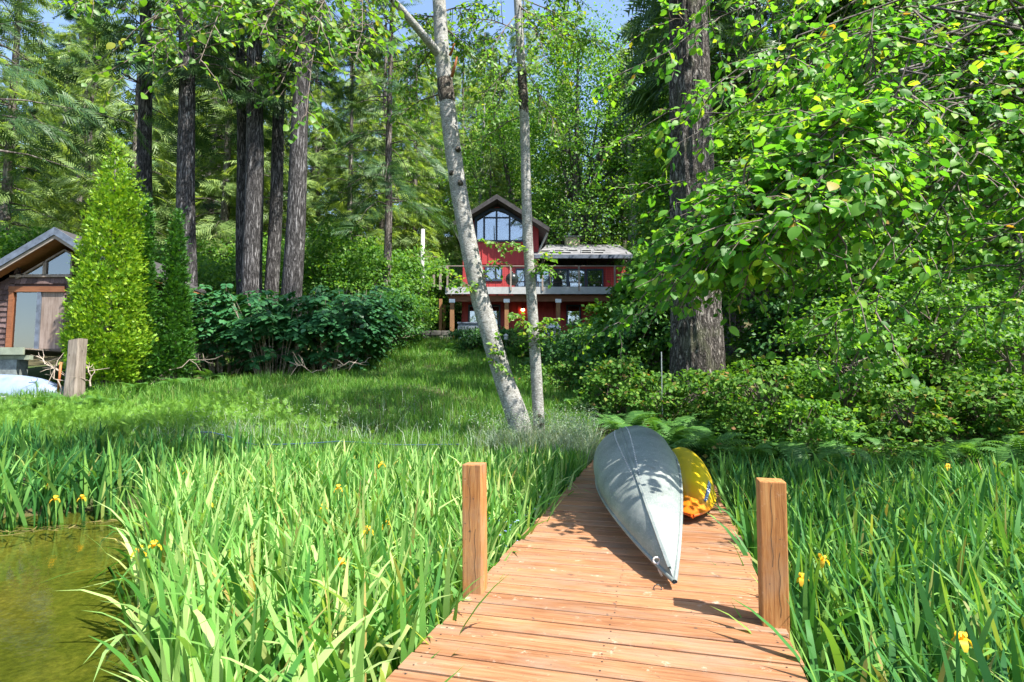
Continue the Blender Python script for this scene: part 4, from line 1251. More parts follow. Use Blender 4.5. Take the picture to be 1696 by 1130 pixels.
    for q_, l_ in enumerate(lim): link('limb', tubes_mesh('limb', [l_], MT['alder'] if q_ < 2 else MT['twig_dark'], off), root)
    link('twigs', tubes_mesh('twigs', twigs, MT['twig_dark'], off), c)['kind'] = 'stuff'


twin_alder()


def overhang():
    r = np.random.default_rng(91)
    base = Vector((8.9, 7.4, hz(8.9, 7.4) - .2))
    root = empty('overhanging_tree', base, 'large glossy-leaved tree hanging over the canoe and right-hand irises', 'tree')
    off = np.array(base)
    t1 = [base, Vector((8.7, 7.3, 1.6)), Vector((8.3, 7.1, 3.2)), Vector((7.8, 6.8, 5.0)), Vector((7.4, 6.6, 7.0)), Vector((7.1, 6.5, 9.5)), Vector((6.9, 6.4, 11.5))]
    me, Q, R = trunk_mesh(t1, [.2, .17, .15, .13, .11, .07, .03], MT['bark_far'], off, 16, .05, 3)
    link('trunk', me, root)
    twigs, PP, D_, NN, lim = [], [], [], [], []
    out = (twigs, PP, D_, NN)
    def tz(z): return np.array([np.interp(z, Q[:, 2], Q[:, 0]), np.interp(z, Q[:, 2], Q[:, 1]), z])
    T = [  # attach height, target (px, py, Y), sag, shoots
        (4.2, (1300, 345, 4.6), .35, 30), (4.0, (1235, 420, 5.0), .4, 26), (4.4, (1380, 400, 4.4), .4, 26), (4.6, (1180, 300, 5.4), .3, 24),
        (3.6, (1340, 600, 5.4), .55, 22), (3.2, (1060, 520, 7.6), .35, 14), (3.4, (1000, 545, 8.2), .35, 18),
        (3.8, (1450, 520, 4.8), .45, 22), (5.4, (1150, 170, 5.2), .25, 26), (5.6, (1060, 230, 5.8), .25, 22), (5.6, (1010, 130, 6.2), .2, 22), (5.0, (1120, 240, 5.0), .3, 20),
        (5.2, (1300, 190, 5.6), .3, 22), (5.0, (1440, 240, 5.2), .3, 22), (4.6, (1560, 300, 4.9), .3, 24), (4.2, (1640, 400, 5.0), .3, 24), (3.6, (1560, 460, 5.4), .35, 22),
        (6.4, (1230, 60, 6.0), .2, 22), (6.6, (1100, 30, 6.4), .2, 22), (6.0, (1380, 90, 6.2), .2, 24), (5.8, (1520, 140, 5.6), .2, 24), (5.4, (1650, 200, 5.4), .2, 24),
        (6.8, (1330, -30, 6.4), .2, 20), (6.4, (1480, 10, 6.4), .15, 24), (6.2, (1620, 60, 6.2), .15, 24), (7.2, (1250, -60, 7), .15, 16), (6.8, (1560, -30, 7), .15, 18),
        (7.0, (1160, -40, 7.5), .15, 16), (5.6, (1350, 262, 6.4), .2, 20), (5.8, (1300, 150, 6.8), .2, 20), (6.0, (1450, 130, 7.4), .2, 20), (6.2, (1600, -10, 5.2), .15, 18),
        (2.8, (1290, 480, 6.4), .4, 20), (2.6, (1420, 600, 6.6), .4, 18), (3.0, (1560, 560, 6.4), .35, 18), (4.8, (1690, 300, 6.0), .25, 18), (5.2, (1250, 270, 6.2), .25, 22), (5.6, (1400, 170, 6.4), .2, 22), (4.0, (1130, 400, 7.0), .3, 8), (4.4, (1030, 340, 7.8), .25, 20), (4.8, (980, 260, 8.4), .25, 10),
        (5.2, (1850, 60, 3.0), .2, 22), (4.6, (1900, 200, 3.6), .25, 20), (5.0, (2100, 0, 4.2), .2, 12)]
    W3 = [(2.18, 4.35, 2.72), (2.28, 4.81, 2.8), (2.38, 5.5, 2.8), (2.48, 6.3, 2.75), (1.94, 6.06, 2.87), (2.3, 7.06, 2.87), (2.05, 4.9, 2.6), (2.0, 5.6, 2.6), (2.6, 5.1, 3.2), (2.7, 5.9, 3.3), (2.2, 4.6, 3.1), (2.45, 5.2, 2.6), (2.2, 5.9, 3.2), (2.3, 4.25, 2.66), (2.4, 4.0, 2.66), (2.25, 4.6, 2.66), (2.3, 5.15, 2.78), (2.5, 4.4, 2.95)]
    T += [(4.0 + .1 * k, w3, .3, 31) for k, w3 in enumerate(W3)]
    for z, tgt, sag, ns in T:
        P = limb_path(tz(z), at(*tgt) if tgt[0] > 50 else (tgt[0] - .45, tgt[1] - .12, tgt[2] - .05), sag, r, 12 if tgt[0] > 50 else 16, .2)
        lim.append((P, np.linspace(.022, .004, len(P)), 6))
        leafy(r, P, .2 if tgt[0] > 50 else .78, int(ns * 1.6), .6, 12, .09, .3, out)
    S_ = .098 * r.uniform(.45, 1.25, len(PP))
    c = leaf_parts(root, PP, D_, NN, S_, LEAF_NEAR_V, LEAF_NEAR_F, MT['cherry_leaf'], 300)
    for l_ in lim: link('limb', tubes_mesh('limb', [l_], MT['bark_far'], off), root)
    link('twigs', tubes_mesh('twigs', twigs, MT['twig_dark'], off), c)['kind'] = 'stuff'


overhang()


# ------------------------------------------------------------------ irises
def ribbon(r, n, seg=7):
    """n iris leaves standing at the origin: (n, seg+1, 2, 3) points, unit length 1"""
    az = r.uniform(0, 2 * PI, n); lean = np.abs(r.normal(.12, .14, n)); bend = np.abs(r.normal(.5, .75, n)) ** 1.15
    kink = np.where(r.random(n) < .10, r.uniform(.8, 1.8, n), 0.0); kp = r.uniform(.45, .8, n)
    face = az + PI / 2 + r.normal(0, .7, n)
    t = np.linspace(0, 1, seg + 1)
    th = lean[:, None] + bend[:, None] * t[None] ** 2 * 1.2 + kink[:, None] * (t[None] > kp[:, None])
    ds = 1 / seg
    dx = np.sin(th) * ds; dz = np.cos(th) * ds
    rx = np.concatenate([np.zeros((n, 1)), np.cumsum(dx[:, :-1], 1)], 1); rz = np.concatenate([np.zeros((n, 1)), np.cumsum(dz[:, :-1], 1)], 1)
    C = np.stack([rx * np.cos(az)[:, None], rx * np.sin(az)[:, None], rz], -1)
    tw = face[:, None] + r.normal(0, .5, n)[:, None] * t[None]
    W = np.stack([np.cos(tw), np.sin(tw), np.zeros_like(tw)], -1)
    w = np.interp(t, [0, .25, .6, .85, 1], [.62, 1, .95, .55, .02])
    return C, W, w


def iris_mesh(P, L, wd, r, seg=7):
    n = len(P); C, W, w = ribbon(r, n, seg)
    C = C * L[:, None, None] + P[:, None, :]
    hw = (wd[:, None] * w[None] * .5)[..., None]
    V = np.stack([C - W * hw, C + W * hw], 2).reshape(-1, 3)
    b = (np.arange(n) * (seg + 1) * 2)[:, None]; j = (np.arange(seg) * 2)[None]
    Fq = np.stack([b + j, b + j + 1, b + j + 3, b + j + 2], -1).reshape(-1, 4)
    return V, Fq


rr = np.random.default_rng(101)
iris_vars = []
for k in range(24):
    V, Fq = iris_mesh(np.zeros((1, 3)), np.array([1.0]), np.array([r_.uniform(.03, .052) for r_ in [rr]]), rr, 10)
    iris_vars.append((V, Fq))


def iris_bed(seed, name, base, pts, hmin, hmax, mat, label, nobj, flowers, group='yellow iris beds', rear=.68):
    r = np.random.default_rng(seed)
    root = empty(name, base, label, 'iris bed', group)
    off = np.array(base)
    pts = np.asarray(pts); n = len(pts)
    z = np.maximum(height(pts[:, 0], pts[:, 1]), -.3)
    P = np.concatenate([pts, z[:, None] - .02], 1)
    Lg = r.uniform(hmin, hmax, n) * (.75 + .25 * r.random(n)) * np.interp(pts[:, 1], [6, 8], [1, rear]) - np.minimum(z, 0) * .6
    d = np.linalg.norm(pts, axis=1); u = pts[:, 0] / pts[:, 1]
    d = np.where((np.abs(u) < .95) & (pts[:, 1] > 1.3), d, 99)
    order = np.argsort(d); near, rest = order[:nobj], order[nobj:]
    mes = [np_mesh('leaf', V, [Fq], MT[mat], True) for V, Fq in iris_vars]
    for i_ in near:
        o = bpy.data.objects.new('leaf', mes[int(r.integers(len(mes)))]); COL.objects.link(o); o.parent = root
        o.location = tuple(P[i_] - off); o.rotation_euler = (0, 0, r.uniform(0, 6.28)); q = Lg[i_]; o.scale = (q, q, q)
    V, Fq = iris_mesh(P[rest], Lg[rest], r.uniform(.022, .046, len(rest)), r, 7)
    link('leaf_mass', np_mesh('leaf_mass', V - off, [Fq], MT[mat], True), root)['kind'] = 'stuff'
    for (px, py, Y) in flowers:
        p = at(px, py, Y)
        g = max(hz(p.x, Y), -.3)
        mb = MB(); mb.tube([(p.x, Y, g), (p.x + .02, Y, (g + p.z) / 2), (p.x, Y, p.z)], .005, 5)
        st = mb.build('flower_stem', MT[mat], root, True)
        pv, pf = [], []
        for k in range(6):
            a = k * PI / 3 + r.uniform(-.2, .2); up_ = .04 * r.uniform(.7, 1.2) if k % 2 else .012; ln = .022 if k % 2 else .045 * r.uniform(.8, 1.2)
            c_, s_ = math.cos(a), math.sin(a); b = len(pv)
            for q, (rad, wd, zz) in enumerate(((.003, .006, 0), (ln * .55, .015, up_), (ln * .85, .014, up_ * .8 - (.0 if k % 2 else .015)), (ln, .006, up_ * .6 - (.0 if k % 2 else .035)))):
                pv += [(p.x + c_ * rad - s_ * wd, Y + s_ * rad + c_ * wd, p.z + zz), (p.x + c_ * rad + s_ * wd, Y + s_ * rad - c_ * wd, p.z + zz)]
            pf += [(b + 2 * q, b + 2 * q + 1, b + 2 * q + 3, b + 2 * q + 2) for q in range(3)]
        me = np_mesh('flower', np.array(pv) - off, [np.array(pf)], MT['petal'])
        link('flower', me, st)
    return root


def dens_pts(r, x0, x1, y0, y1, n, keep):
    # leaves rise in small fans
    c = np.stack([r.uniform(x0, x1, n // 6), r.uniform(y0, y1, n // 6)], -1)
    p = np.repeat(c, 6, axis=0) + r.normal(0, .05, (len(c) * 6, 2))
    return p[keep(p[:, 0], p[:, 1])]


dl = lambda x, y: x * DN.x + y * DN.y             # across the dock
def shore_left(x, y):
    b = np.interp(y, [0, 1.5, 2.0, 2.9, 3.5, 4.5, 5.3, 6.3, 6.9, 7.6], [-.6, -.75, -1.05, -1.75, -2.2, -2.85, -3.35, -3.9, -4.3, -5.4])
    return (x > b) & (dl(x, y) < L0 - .05) & (y < 8.3)
def far_bank(x, y):
    return (y > 6.75 + .75 * (x + 4.2)) & (x < -3.7 + .0 * y) & (y < 9.2 + .03 * x)


r = np.random.default_rng(111)
pl = dens_pts(r, -6, 2.2, 1.35, 9.0, 18500, lambda x, y: shore_left(x, y) & ~far_bank(x, y))
iris_bed(112, 'iris_bed', (-1.5, 4.5, 0), pl, .68, 1.0, 'iris', 'sunlit bright green iris bed between the pond and the dock', 300,
         [(560, 810, 5.5), (535, 842, 5.0), (620, 790, 6.0), (345, 835, 5.2), (255, 905, 3.9), (230, 915, 4.0), (610, 880, 4.2), (565, 935, 3.6), (310, 783, 6.5), (360, 785, 6.6), (640, 870, 4.6), (632, 770, 6.6)])
pf_ = dens_pts(r, -13, -3.4, 1.0, 9.4, 9200, far_bank)
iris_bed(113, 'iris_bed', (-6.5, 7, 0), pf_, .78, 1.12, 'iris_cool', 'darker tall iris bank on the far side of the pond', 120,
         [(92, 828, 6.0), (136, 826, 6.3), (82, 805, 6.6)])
pr = dens_pts(r, .8, 10, 1.35, 8.6, 19000, lambda x, y: (dl(x, y) > L1 + .07) & (y < 7.6 - .12 * (x - 3)) & ~((y < 2.2) & (dl(x, y) < .75)))
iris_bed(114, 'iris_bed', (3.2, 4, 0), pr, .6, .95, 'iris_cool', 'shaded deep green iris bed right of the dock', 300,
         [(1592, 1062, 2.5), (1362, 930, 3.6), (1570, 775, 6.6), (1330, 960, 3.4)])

# ------------------------------------------------------------------ grass and ground cover
def blades(r, P, L, w, seg=2, lean=.35):
    n = len(P); az = r.uniform(0, 2 * PI, n); le = np.abs(r.normal(lean, .25, n))
    d = np.stack([np.cos(az), np.sin(az)], -1)
    fa = az + PI / 2 + r.normal(0, .6, n); W = np.stack([np.cos(fa), np.sin(fa), np.zeros(n)], -1) * (w * .5)[:, None]
    mid = P + np.concatenate([d * (L * le * .3)[:, None], (L * .55)[:, None]], 1)
    tip = P + np.concatenate([d * (L * le * 1.0)[:, None], (L * np.clip(1 - .35 * le, .4, 1))[:, None]], 1)
    V = np.stack([P - W, P + W, mid - W * .7, mid + W * .7, tip], 1).reshape(-1, 3)
    b = np.arange(n)[:, None] * 5
    return V, np.concatenate([b + [0, 1, 3, 2]]), np.concatenate([b + [2, 3, 4]])


def lawn_keep(x, y):
    left = np.interp(y, [8, 10, 14, 18, 21, 24, 28], [-16, -16, -14.5, -9.5, -6.6, -5.5, -5.0])
    rightb = np.interp(y, [8, 10, 12, 16, 20, 28], [.9, 1.5, 1.6, 1.8, 2.2, 4.5])
    return (x > left) & (x < rightb) & (dl(x, y) < L0 - .1)


r = np.random.default_rng(121)
n = 155000
yy = 8.4 + (28.5 - 8.4) * r.random(n) ** 1.5; xx = r.uniform(-16, 5, n)
k = lawn_keep(xx, yy); xx, yy = xx[k], yy[k]
Pg = np.stack([xx, yy, height(xx, yy) - .02], -1)
cl = vnoise(np.stack([xx * .9, yy * .9, xx * 0], -1), 21); cl2 = vnoise(np.stack([xx * 2.6, yy * 2.6, xx * 0], -1), 22)
Lg = (.27 + .13 * cl + .12 * cl2) * r.uniform(.55, 1.45, len(xx))
V, Q4, T3 = blades(r, Pg, np.maximum(Lg, .07), .006 + .0007 * yy, lean=.4)
tag(link('lawn_grass', np_mesh('lawn_grass', V, [Q4, T3], MT['grass'])), 'long green lawn grass on the slope below the house', 'grass', kind='stuff')
# the rest of the open slopes: sparse taller rough grass
n = 26000
xx = r.uniform(-16, 9, n); yy = r.uniform(8.6, 29, n)
k = ~lawn_keep(xx, yy) & (dl(xx, yy) < 9); xx, yy = xx[k], yy[k]
k = ~((xx > -5.5) & (xx < 8) & (yy > 28.8)); xx, yy = xx[k], yy[k]
V, Q4, T3 = blades(r, np.stack([xx, yy, height(xx, yy) - .02], -1), r.uniform(.1, .34, len(xx)), .006 + .0005 * yy, lean=.6)
tag(link('rough_grass', np_mesh('rough_grass', V, [Q4, T3], MT['grass'])), 'sparse rough grass along the shaded edges of the lawn', 'grass', kind='stuff')
# pale seeding grass by the shore
pp = []
for cx, cy, sx_, n_ in ((.9, 9.6, .5, 1700), (1.3, 9.0, .4, 1400), (.2, 9.4, .5, 1100), (-5.2, 9.9, .5, 260), (-4.2, 10.4, .8, 160), (-1.8, 10.2, 1.4, 140), (-3, 12, 2, 200)):
    q = np.stack([r.normal(cx, sx_, n_), r.normal(cy, sx_ * .5, n_)], -1); pp.append(q)
pp = np.concatenate(pp); pp = pp[dl(pp[:, 0], pp[:, 1]) < L0 - .05]
Pq = np.concatenate([pp, height(pp[:, 0], pp[:, 1])[:, None] - .02], 1)
V, Q4, T3 = blades(r, Pq, r.uniform(.3, .6, len(pp)), np.full(len(pp), .011), lean=.5)
heads_P = Pq[::6] + np.stack([r.normal(0, .05, len(Pq[::6])), r.normal(0, .05, len(Pq[::6])), r.uniform(.45, .68, len(Pq[::6]))], -1)
m_ = len(heads_P) * 6
HP = np.repeat(heads_P, 6, axis=0) + r.normal(0, .022, (m_, 3)) * np.array([1, 1, 2.2])
V2, F2 = scatter(LEAF_FAR[0], LEAF_FAR[1], HP, unit(r.normal(0, 1, (m_, 3)) + np.array([0, 0, 1])), r.normal(0, 1, (m_, 3)), r.uniform(.014, .03, m_))
V3 = np.concatenate([V, V2]); F2 = F2 + len(V)
tag(link('seeding_grass', np_mesh('seeding_grass', V3, [Q4, T3, F2], MT['palegrass'])), 'pale grey-green seeding grass along the shore and alder foot', 'grass', kind='stuff')
# feathery bright horsetail patch at the left
n = 5500
xx = r.normal(-8.6, 2.3, n); yy = r.normal(11.6, 1.0, n)
k = (yy > 9.2) & (yy < 14.5); xx, yy = xx[k], yy[k]
Pc = np.stack([xx, yy, height(xx, yy)], -1); m_ = len(Pc)
hgt_ = .35 + .16 * vnoise(np.stack([xx * 1.2, yy * 1.2, xx * 0], -1), 31)
Pc[:, 2] += r.uniform(.1, 1, m_) * hgt_
V, Fc = scatter(SPR[0], SPR[1], Pc, unit(r.normal(0, .8, (m_, 3)) + np.array([0, -.1, .8])), r.normal(0, 1, (m_, 3)), r.uniform(.12, .22, m_))
tag(link('horsetail_patch', np_mesh('horsetail_patch', V, [Fc], MT['feather'])), 'feathery bright green horsetail patch before the weathered post', 'ground cover', kind='stuff')
# leafy ground cover on the right-hand bank and under trees
n = 46000
xx = r.uniform(.8, 16, n); yy = 8.2 + 14 * r.random(n) ** 1.4
k = (dl(xx, yy) > -.9 + .1 * (yy - 9)) & (xx > np.interp(yy, [8, 10, 12, 16, 20, 23], [1.3, 1.7, 1.8, 2.0, 2.6, 3.5]))
k &= ~((dl(xx, yy) < L1) & (yy < 9.2))
g_ = vnoise(np.stack([xx * 1.1, yy * 1.1, xx * 0], -1), 41); k &= g_ > -.45
xx, yy, g_ = xx[k], yy[k], g_[k]; m_ = len(xx)
Pc = np.stack([xx, yy, height(xx, yy) + r.random(m_) * (.14 + .26 * np.clip(g_ + .3, 0, 1.2))], -1)
V, Fc = scatter(LEAF_FAR[0], LEAF_FAR[1], Pc, r.normal(0, 1, (m_, 3)) * np.array([1, 1, .35]), np.array([0, -.2, 1.0]) + r.normal(0, .4, (m_, 3)), r.uniform(.05, .11, m_))
tag(link('bank_ground_cover', np_mesh('bank_ground_cover', V, [Fc], MT['cover_leaf'])), 'low leafy ground cover over the shaded right-hand bank', 'ground cover', kind='stuff')
# dead iris bits and algae floating along the bank
n = 420
tq = r.random(n); xx = -9 + 5.2 * tq + r.normal(0, .12, n); yy = 6.62 + .75 * (xx + 4.2) - np.abs(r.normal(0, .22, n))
Pc = np.stack([xx, yy, np.full(n, .006) + r.random(n) * .006], -1); D = r.normal(0, 1, (n, 3)) * np.array([1, .5, 0]); D[:, 2] = 0.001
V, Fc = scatter([(-.06, 0, 0), (.06, 0, 0), (.03, 1, .01), (-.03, 1, .01)], [(0, 1, 2), (0, 2, 3)], Pc, D, np.tile([0, 0, 1.0], (n, 1)) + r.normal(0, .08, (n, 3)), r.uniform(.03, .2, n))
tag(link('floating_debris', np_mesh('floating_debris', V, [Fc], MT['reed_litter'])), 'brown dead leaf litter floating at the foot of the far iris bank', 'litter', kind='stuff')
# small blue flowers beside the dock
n = 420
xx = r.uniform(-.6, .9, n); yy = r.uniform(4.2, 7.8, n)
k = (dl(xx, yy) < L0 - .04) & (dl(xx, yy) > L0 - .42); xx, yy = xx[k], yy[k]; m_ = len(xx)
Pc = np.repeat(np.stack([xx, yy, r.uniform(.22, .42, m_)], -1), 5, axis=0)
D = r.normal(0, 1, Pc.shape) * np.array([1, 1, .3])
V, Fc = scatter(LEAF_FAR[0], LEAF_FAR[1], Pc, D, np.array([0, -.6, 1.0]) + r.normal(0, .2, Pc.shape), np.full(len(Pc), .013))
tag(link('small_blue_flowers', np_mesh('small_blue_flowers', V, [Fc], MT['blueflower'])), 'tiny blue forget-me-nots along the left edge of the dock', 'flowers', kind='stuff')


# ------------------------------------------------------------------ ferns
def frond_mesh(seed, pairs=20):
    r = np.random.default_rng(seed); v, f = [], []
    t = np.linspace(0, 1, pairs)
    C = np.stack([np.zeros(pairs), .92 * t - .1 * t * t, .62 * t - .72 * t * t], -1)
    for k in range(pairs - 1):
        b = len(v); w = .006 * (1 - t[k]) + .002
        v += [C[k] + [-w, 0, 0], C[k] + [w, 0, 0], C[k + 1] + [w * .8, 0, 0], C[k + 1] + [-w * .8, 0, 0]]; f.append((b, b + 1, b + 2, b + 3))
        if k < 2: continue
        l = .26 * np.interp(t[k], [0, .25, .6, 1], [.55, 1, .75, .05]) * r.uniform(.9, 1.1)
        dy = (C[k + 1] - C[k]) * .78
        for sg in (-1, 1):
            b = len(v)
            e = C[k] + np.array([sg * l, l * .28, -l * .22])
            m1 = C[k] + np.array([sg * l * .55, l * .12, -.02 * l])
            v += [C[k], C[k] + dy, m1 + dy * .85, e, m1 - dy * .15]
            f += [(b, b + 1, b + 2, b + 4), (b + 4, b + 2, b + 3, b + 3)]
    fq = [q for q in f if q[2] != q[3]]; ft = [q[:3] for q in f if q[2] == q[3]]
    return np_mesh('frond', np.array(v), [np.array(fq), np.array(ft)], MT['fern'])


fr_me = [frond_mesh(k, 18 + 3 * k) for k in range(3)]
fern_spots = [(1010, 11.5, .8), (1040, 10.6, .85), (1085, 10.8, .8), (1150, 10.2, .95), (1205, 10.5, .9), (1120, 9.9, .8), (1260, 10.2, .8), (985, 12.5, .8), (955, 13.5, .8), (1000, 14.5, .85), (1290, 9.0, .6), (1345, 11.4, .9), (1420, 9.5, .75), (1500, 11.8, 1.1), (1545, 10.3, .9), (1590, 8.9, .7), (1650, 10.6, .95), (1460, 12.6, 1.1), (1690, 12.4, 1.1), (1385, 12.8, 1.0), (1610, 13.0, 1.1), (1240, 8.6, .85), (1320, 8.3, .8), (1395, 8.5, .95), (1455, 8.1, .85), (1525, 8.3, .95), (1575, 8.0, .8), (1645, 8.2, .95), (1690, 8.6, 1.0), (1170, 9.2, .9), (1100, 9.3, .8),
              (820, 25.5, 1.1), (842, 25.0, 1.2), (870, 25.2, 1.2), (900, 24.6, 1.2), (925, 23.5, 1.2), (780, 25.8, 1.0), (855, 23.2, 1.0), (940, 21.5, 1.1), (910, 20.2, 1.0), (960, 19.5, 1.0), (930, 17.5, .9), (975, 16.5, .9), (890, 22, 1.0), (745, 24.5, .9),
              (120, 14.2, .8), (165, 13.6, .8), (300, 17.0, .9), (60, 13.4, .8), (230, 16.0, .8), (350, 18.6, .8)]
r = np.random.default_rng(131)
ORD = ['leftmost', 'second from the left', 'third from the left', 'fourth from the left', 'fifth from the left', 'sixth from the left', 'seventh from the left', 'eighth from the left', 'ninth from the left', 'tenth from the left', 'eleventh from the left', 'twelfth from the left', 'thirteenth from the left', 'fourteenth from the left', 'fifteenth from the left', 'sixteenth from the left', 'seventeenth from the left', 'eighteenth from the left', 'nineteenth from the left', 'twentieth from the left', 'rightmost']
cnt = {}
for k, (px, Y, s_) in enumerate(sorted(fern_spots)):
    b = at(px, 640, Y)
    where = 'behind the right-hand irises' if px > 1230 else ('in front of the massive fir trunk' if Y < 16 and px > 900 else ('on the slope below the red house' if Y > 16 and px > 600 else 'at the foot of the arborvitaes and thicket'))
    root = empty('sword_fern', (b.x, Y, hz(b.x, Y)), 'green fern ' + where + ', ' + ORD[min(20, cnt.get(where, 0))], 'fern', 'ferns ' + where)
    cnt[where] = cnt.get(where, 0) + 1
    nf = int(r.integers(9, 14)); a0 = r.uniform(0, 6.28)
    for q in range(nf):
        o = bpy.data.objects.new('frond', fr_me[q % 3]); COL.objects.link(o); o.parent = root
        o.rotation_euler = (r.uniform(.0, .75), r.normal(0, .15), a0 + q * 2 * PI / nf + r.normal(0, .2)); z = s_ * r.uniform(.75, 1.15) ; o.scale = (z, z, z)

# dead fallen twigs
r = np.random.default_rng(141)
for k, (a, b, lb) in enumerate((((60, 590, 15.2), (118, 640, 15.0), 'bare pinkish dead branch leaning before the boathouse deck'), ((250, 640, 17.5), (345, 590, 17.5), 'dead grey branch tangle under the dark arborvitaes'), ((480, 600, 19), (520, 618, 18.6), 'pale dead branch lying before the thicket stems'), ((560, 605, 19), (610, 600, 19), 'pale dead branch at the right end of the thicket'), ((100, 655, 14.6), (80, 600, 14.6), 'upright dead twig beside the rusty rod'), ((150, 640, 14.8), (148, 600, 14.9), 'twiggy dead stems right of the weathered post'))):
    pa, pb_ = np.array(at(*a)), np.array(at(*b))
    P = limb_path(pa, pb_, .15, r, 7, .4); tl = [(P, np.linspace(.022, .007, 7), 6)]
    for q in range(9):
        i_ = int(r.integers(1, 6)); d = unit(r.normal(0, 1, 3) + np.array([0, 0, .5])) * r.uniform(.2, .6)
        tl.append((np.array([P[i_], P[i_] + d * .5 + r.normal(0, .03, 3), P[i_] + d]), [.011, .008, .004], 5))
    off = np.minimum(pa, pb_)
    o = link('dead_branch', tubes_mesh('dead_branch', tl, MT['twig'], off)); o.location = tuple(off)
    tag(o, lb, 'branch')

# ------------------------------------------------------------------ red house
def window(parent, x0, x1, z0, z1, y, fw=.09, curtain=False, mull=(), warm=False, trim='blue_trim', rail=None):
    """frame with reveals, a pane and what stands behind it; the wall faces -y at depth y"""
    mb = MB()
    mb.box(x0 - fw, x1 + fw, y - .06, y + .04, z1, z1 + fw); mb.box(x0 - fw, x1 + fw, y - .06, y + .04, z0 - fw, z0)
    mb.box(x0 - fw, x0, y - .058, y + .04, z0, z1); mb.box(x1, x1 + fw, y - .058, y + .04, z0, z1)
    for mx_ in mull: mb.box(mx_ - fw * .4, mx_ + fw * .4, y - .05, y + .03, z0, z1)
    w = mb.build('window', MT[trim], parent)
    mb = MB(); mb.box(x0, x1, y - .012, y - .004, z0, z1); mb.build('pane', MT['glass'], w)
    mb = MB(); mb.box(x0 - .05, x1 + .05, y + .35, y + .4, z0 - .05, z1 + .05); mb.build('room_back', MT['room'] if not warm else MT['soffit'], w)
    if curtain:
        mb = MB(); n_ = 16
        vs = [(x0 + (x1 - x0) * q / n_, y + .08 + .02 * (q % 2), z) for z in (z0, z1) for q in range(n_ + 1)]
        mb.add(vs, [(q, q + 1, q + n_ + 2, q + n_ + 1) for q in range(n_)]); mb.build('curtain', MT['curtain'], w)
    return w


GZ0 = 3.78
house = empty('red_house', (0, 34, GZ0), 'red board house with steep gable, grey wing roof and raised deck', 'house')
WY = 32.4; q = WY / F                   # metres per photo pixel at the front wall
HX = lambda px: (px - 848) * q
HZ = lambda py: at(848, py, WY).z
xl, xr = HX(765), HX(893); xa = HX(823); za = HZ(337); zd = HZ(476)
ze = HZ(372)
wl = MB()
wl.prism([(xl + .02, WY + .06, zd), (xr - .02, WY + .06, zd), (xr - .02, WY + .06, ze - .15), (xa, WY + .06, za - .15), (xl + .02, WY + .06, ze - .15)], (0, .12, 0))
wl.box(xl, xl + .12, WY + .18, WY + 6, GZ0, ze - .2); wl.box(xr - .12, xr, WY + .18, WY + 6, GZ0, ze - .2)
wall = wl.build('gable_wall', MT['red'], house)


def board(parent, x0, x1, z0, z1, y=WY, name='siding_board'):
    mb = MB(); mb.box(x0 + .014, x1 - .014, y + .0, y + .058, z0, z1); mb.build(name, MT['red'], parent)


zsill = HZ(398); ztop = HZ(353)
xs = np.arange(xl, xr + .01, .38)
for a, b in zip(xs[:-1], xs[1:]):
    mid = (a + b) / 2
    zr = za - .2 - abs(mid - xa) * (za - ze) / (xa - xl)
    inwin = HX(784) < mid < HX(873)
    win2 = HX(800) < mid < HX(836)
    if inwin:
        board(wall, a, b, HZ(438), zsill - .04)
    else:
        board(wall, a, b, HZ(438), zr - .12)
    if not win2: board(wall, a, b, zd + .01, HZ(438) - .02)
    else:
        board(wall, a, b, zd + .01, HZ(468))
# battens over the joints
for a in xs[1:-1]:
    if not (HX(784) < a < HX(873)):
        continue
    mb = MB(); mb.box(a - .025, a + .025, WY - .045, WY - .001, HZ(438), zsill - .05); mb.build('batten', MT['red'], wall)
# gable window: four lights under a cranked head
gw = MB(); yw = WY
fx = [HX(v) for v in (789, 801, 822, 844, 866)]
hd = lambda x: HZ(350) - max(0, abs(x - fx[2]) - .35) * .62
poly = [(fx[0], zsill), (fx[4], zsill), (fx[4], hd(fx[4])), (fx[2] + .35, hd(fx[2])), (fx[2] - .35, hd(fx[2])), (fx[0], hd(fx[0]))]
out_ = [(fx[0] - .14, zsill - .1), (fx[4] + .14, zsill - .1), (fx[4] + .14, hd(fx[4]) + .1), (fx[2] + .4, hd(fx[2]) + .13), (fx[2] - .4, hd(fx[2]) + .13), (fx[0] - .14, hd(fx[0]) + .1)]
for k in range(6):
    a, b = poly[k], poly[(k + 1) % 6]; c, d = out_[(k + 1) % 6], out_[k]
    gw.prism([(a[0], yw - .07, a[1]), (b[0], yw - .07, b[1]), (c[0], yw - .07, c[1]), (d[0], yw - .07, d[1])], (0, .11, 0))
for x in fx[1:4]: gw.box(x - .055, x + .055, yw - .065, yw + .035, zsill, hd(x))
zt = HZ(361); gw.box(fx[1] + .055, fx[2] - .055, yw - .062, yw + .03, zt - .04, zt + .04); gw.box(fx[2] + .055, fx[3] - .055, yw - .062, yw + .03, zt - .04, zt + .04)
gwo = gw.build('window', MT['blue_trim'], house)
for k in range(4):
    a, b = fx[k] + .02, fx[k + 1] - .02
    mb = MB(); mb.prism([(a, yw - .02, zsill), (b, yw - .02, zsill), (b, yw - .02, hd(b)), (a, yw - .02, hd(a))], (0, .008, 0)); mb.build('pane', MT['glass'], gwo)
mb = MB(); mb.prism([(p[0], yw + .045, p[1]) for p in poly], (0, .01, 0)); mb.build('room_back', MT['room'], gwo)
# vent louvres
vt = MB()
for k in range(5):
    z = HZ(346) + .1 * k; hw = .62 - .11 * k
    vt.box(xa - hw, xa + hw, WY - .05 - .01 * k, WY + .0, z, z + .035)
vt.build('louvre_vent', MT['dark_roof'], house)
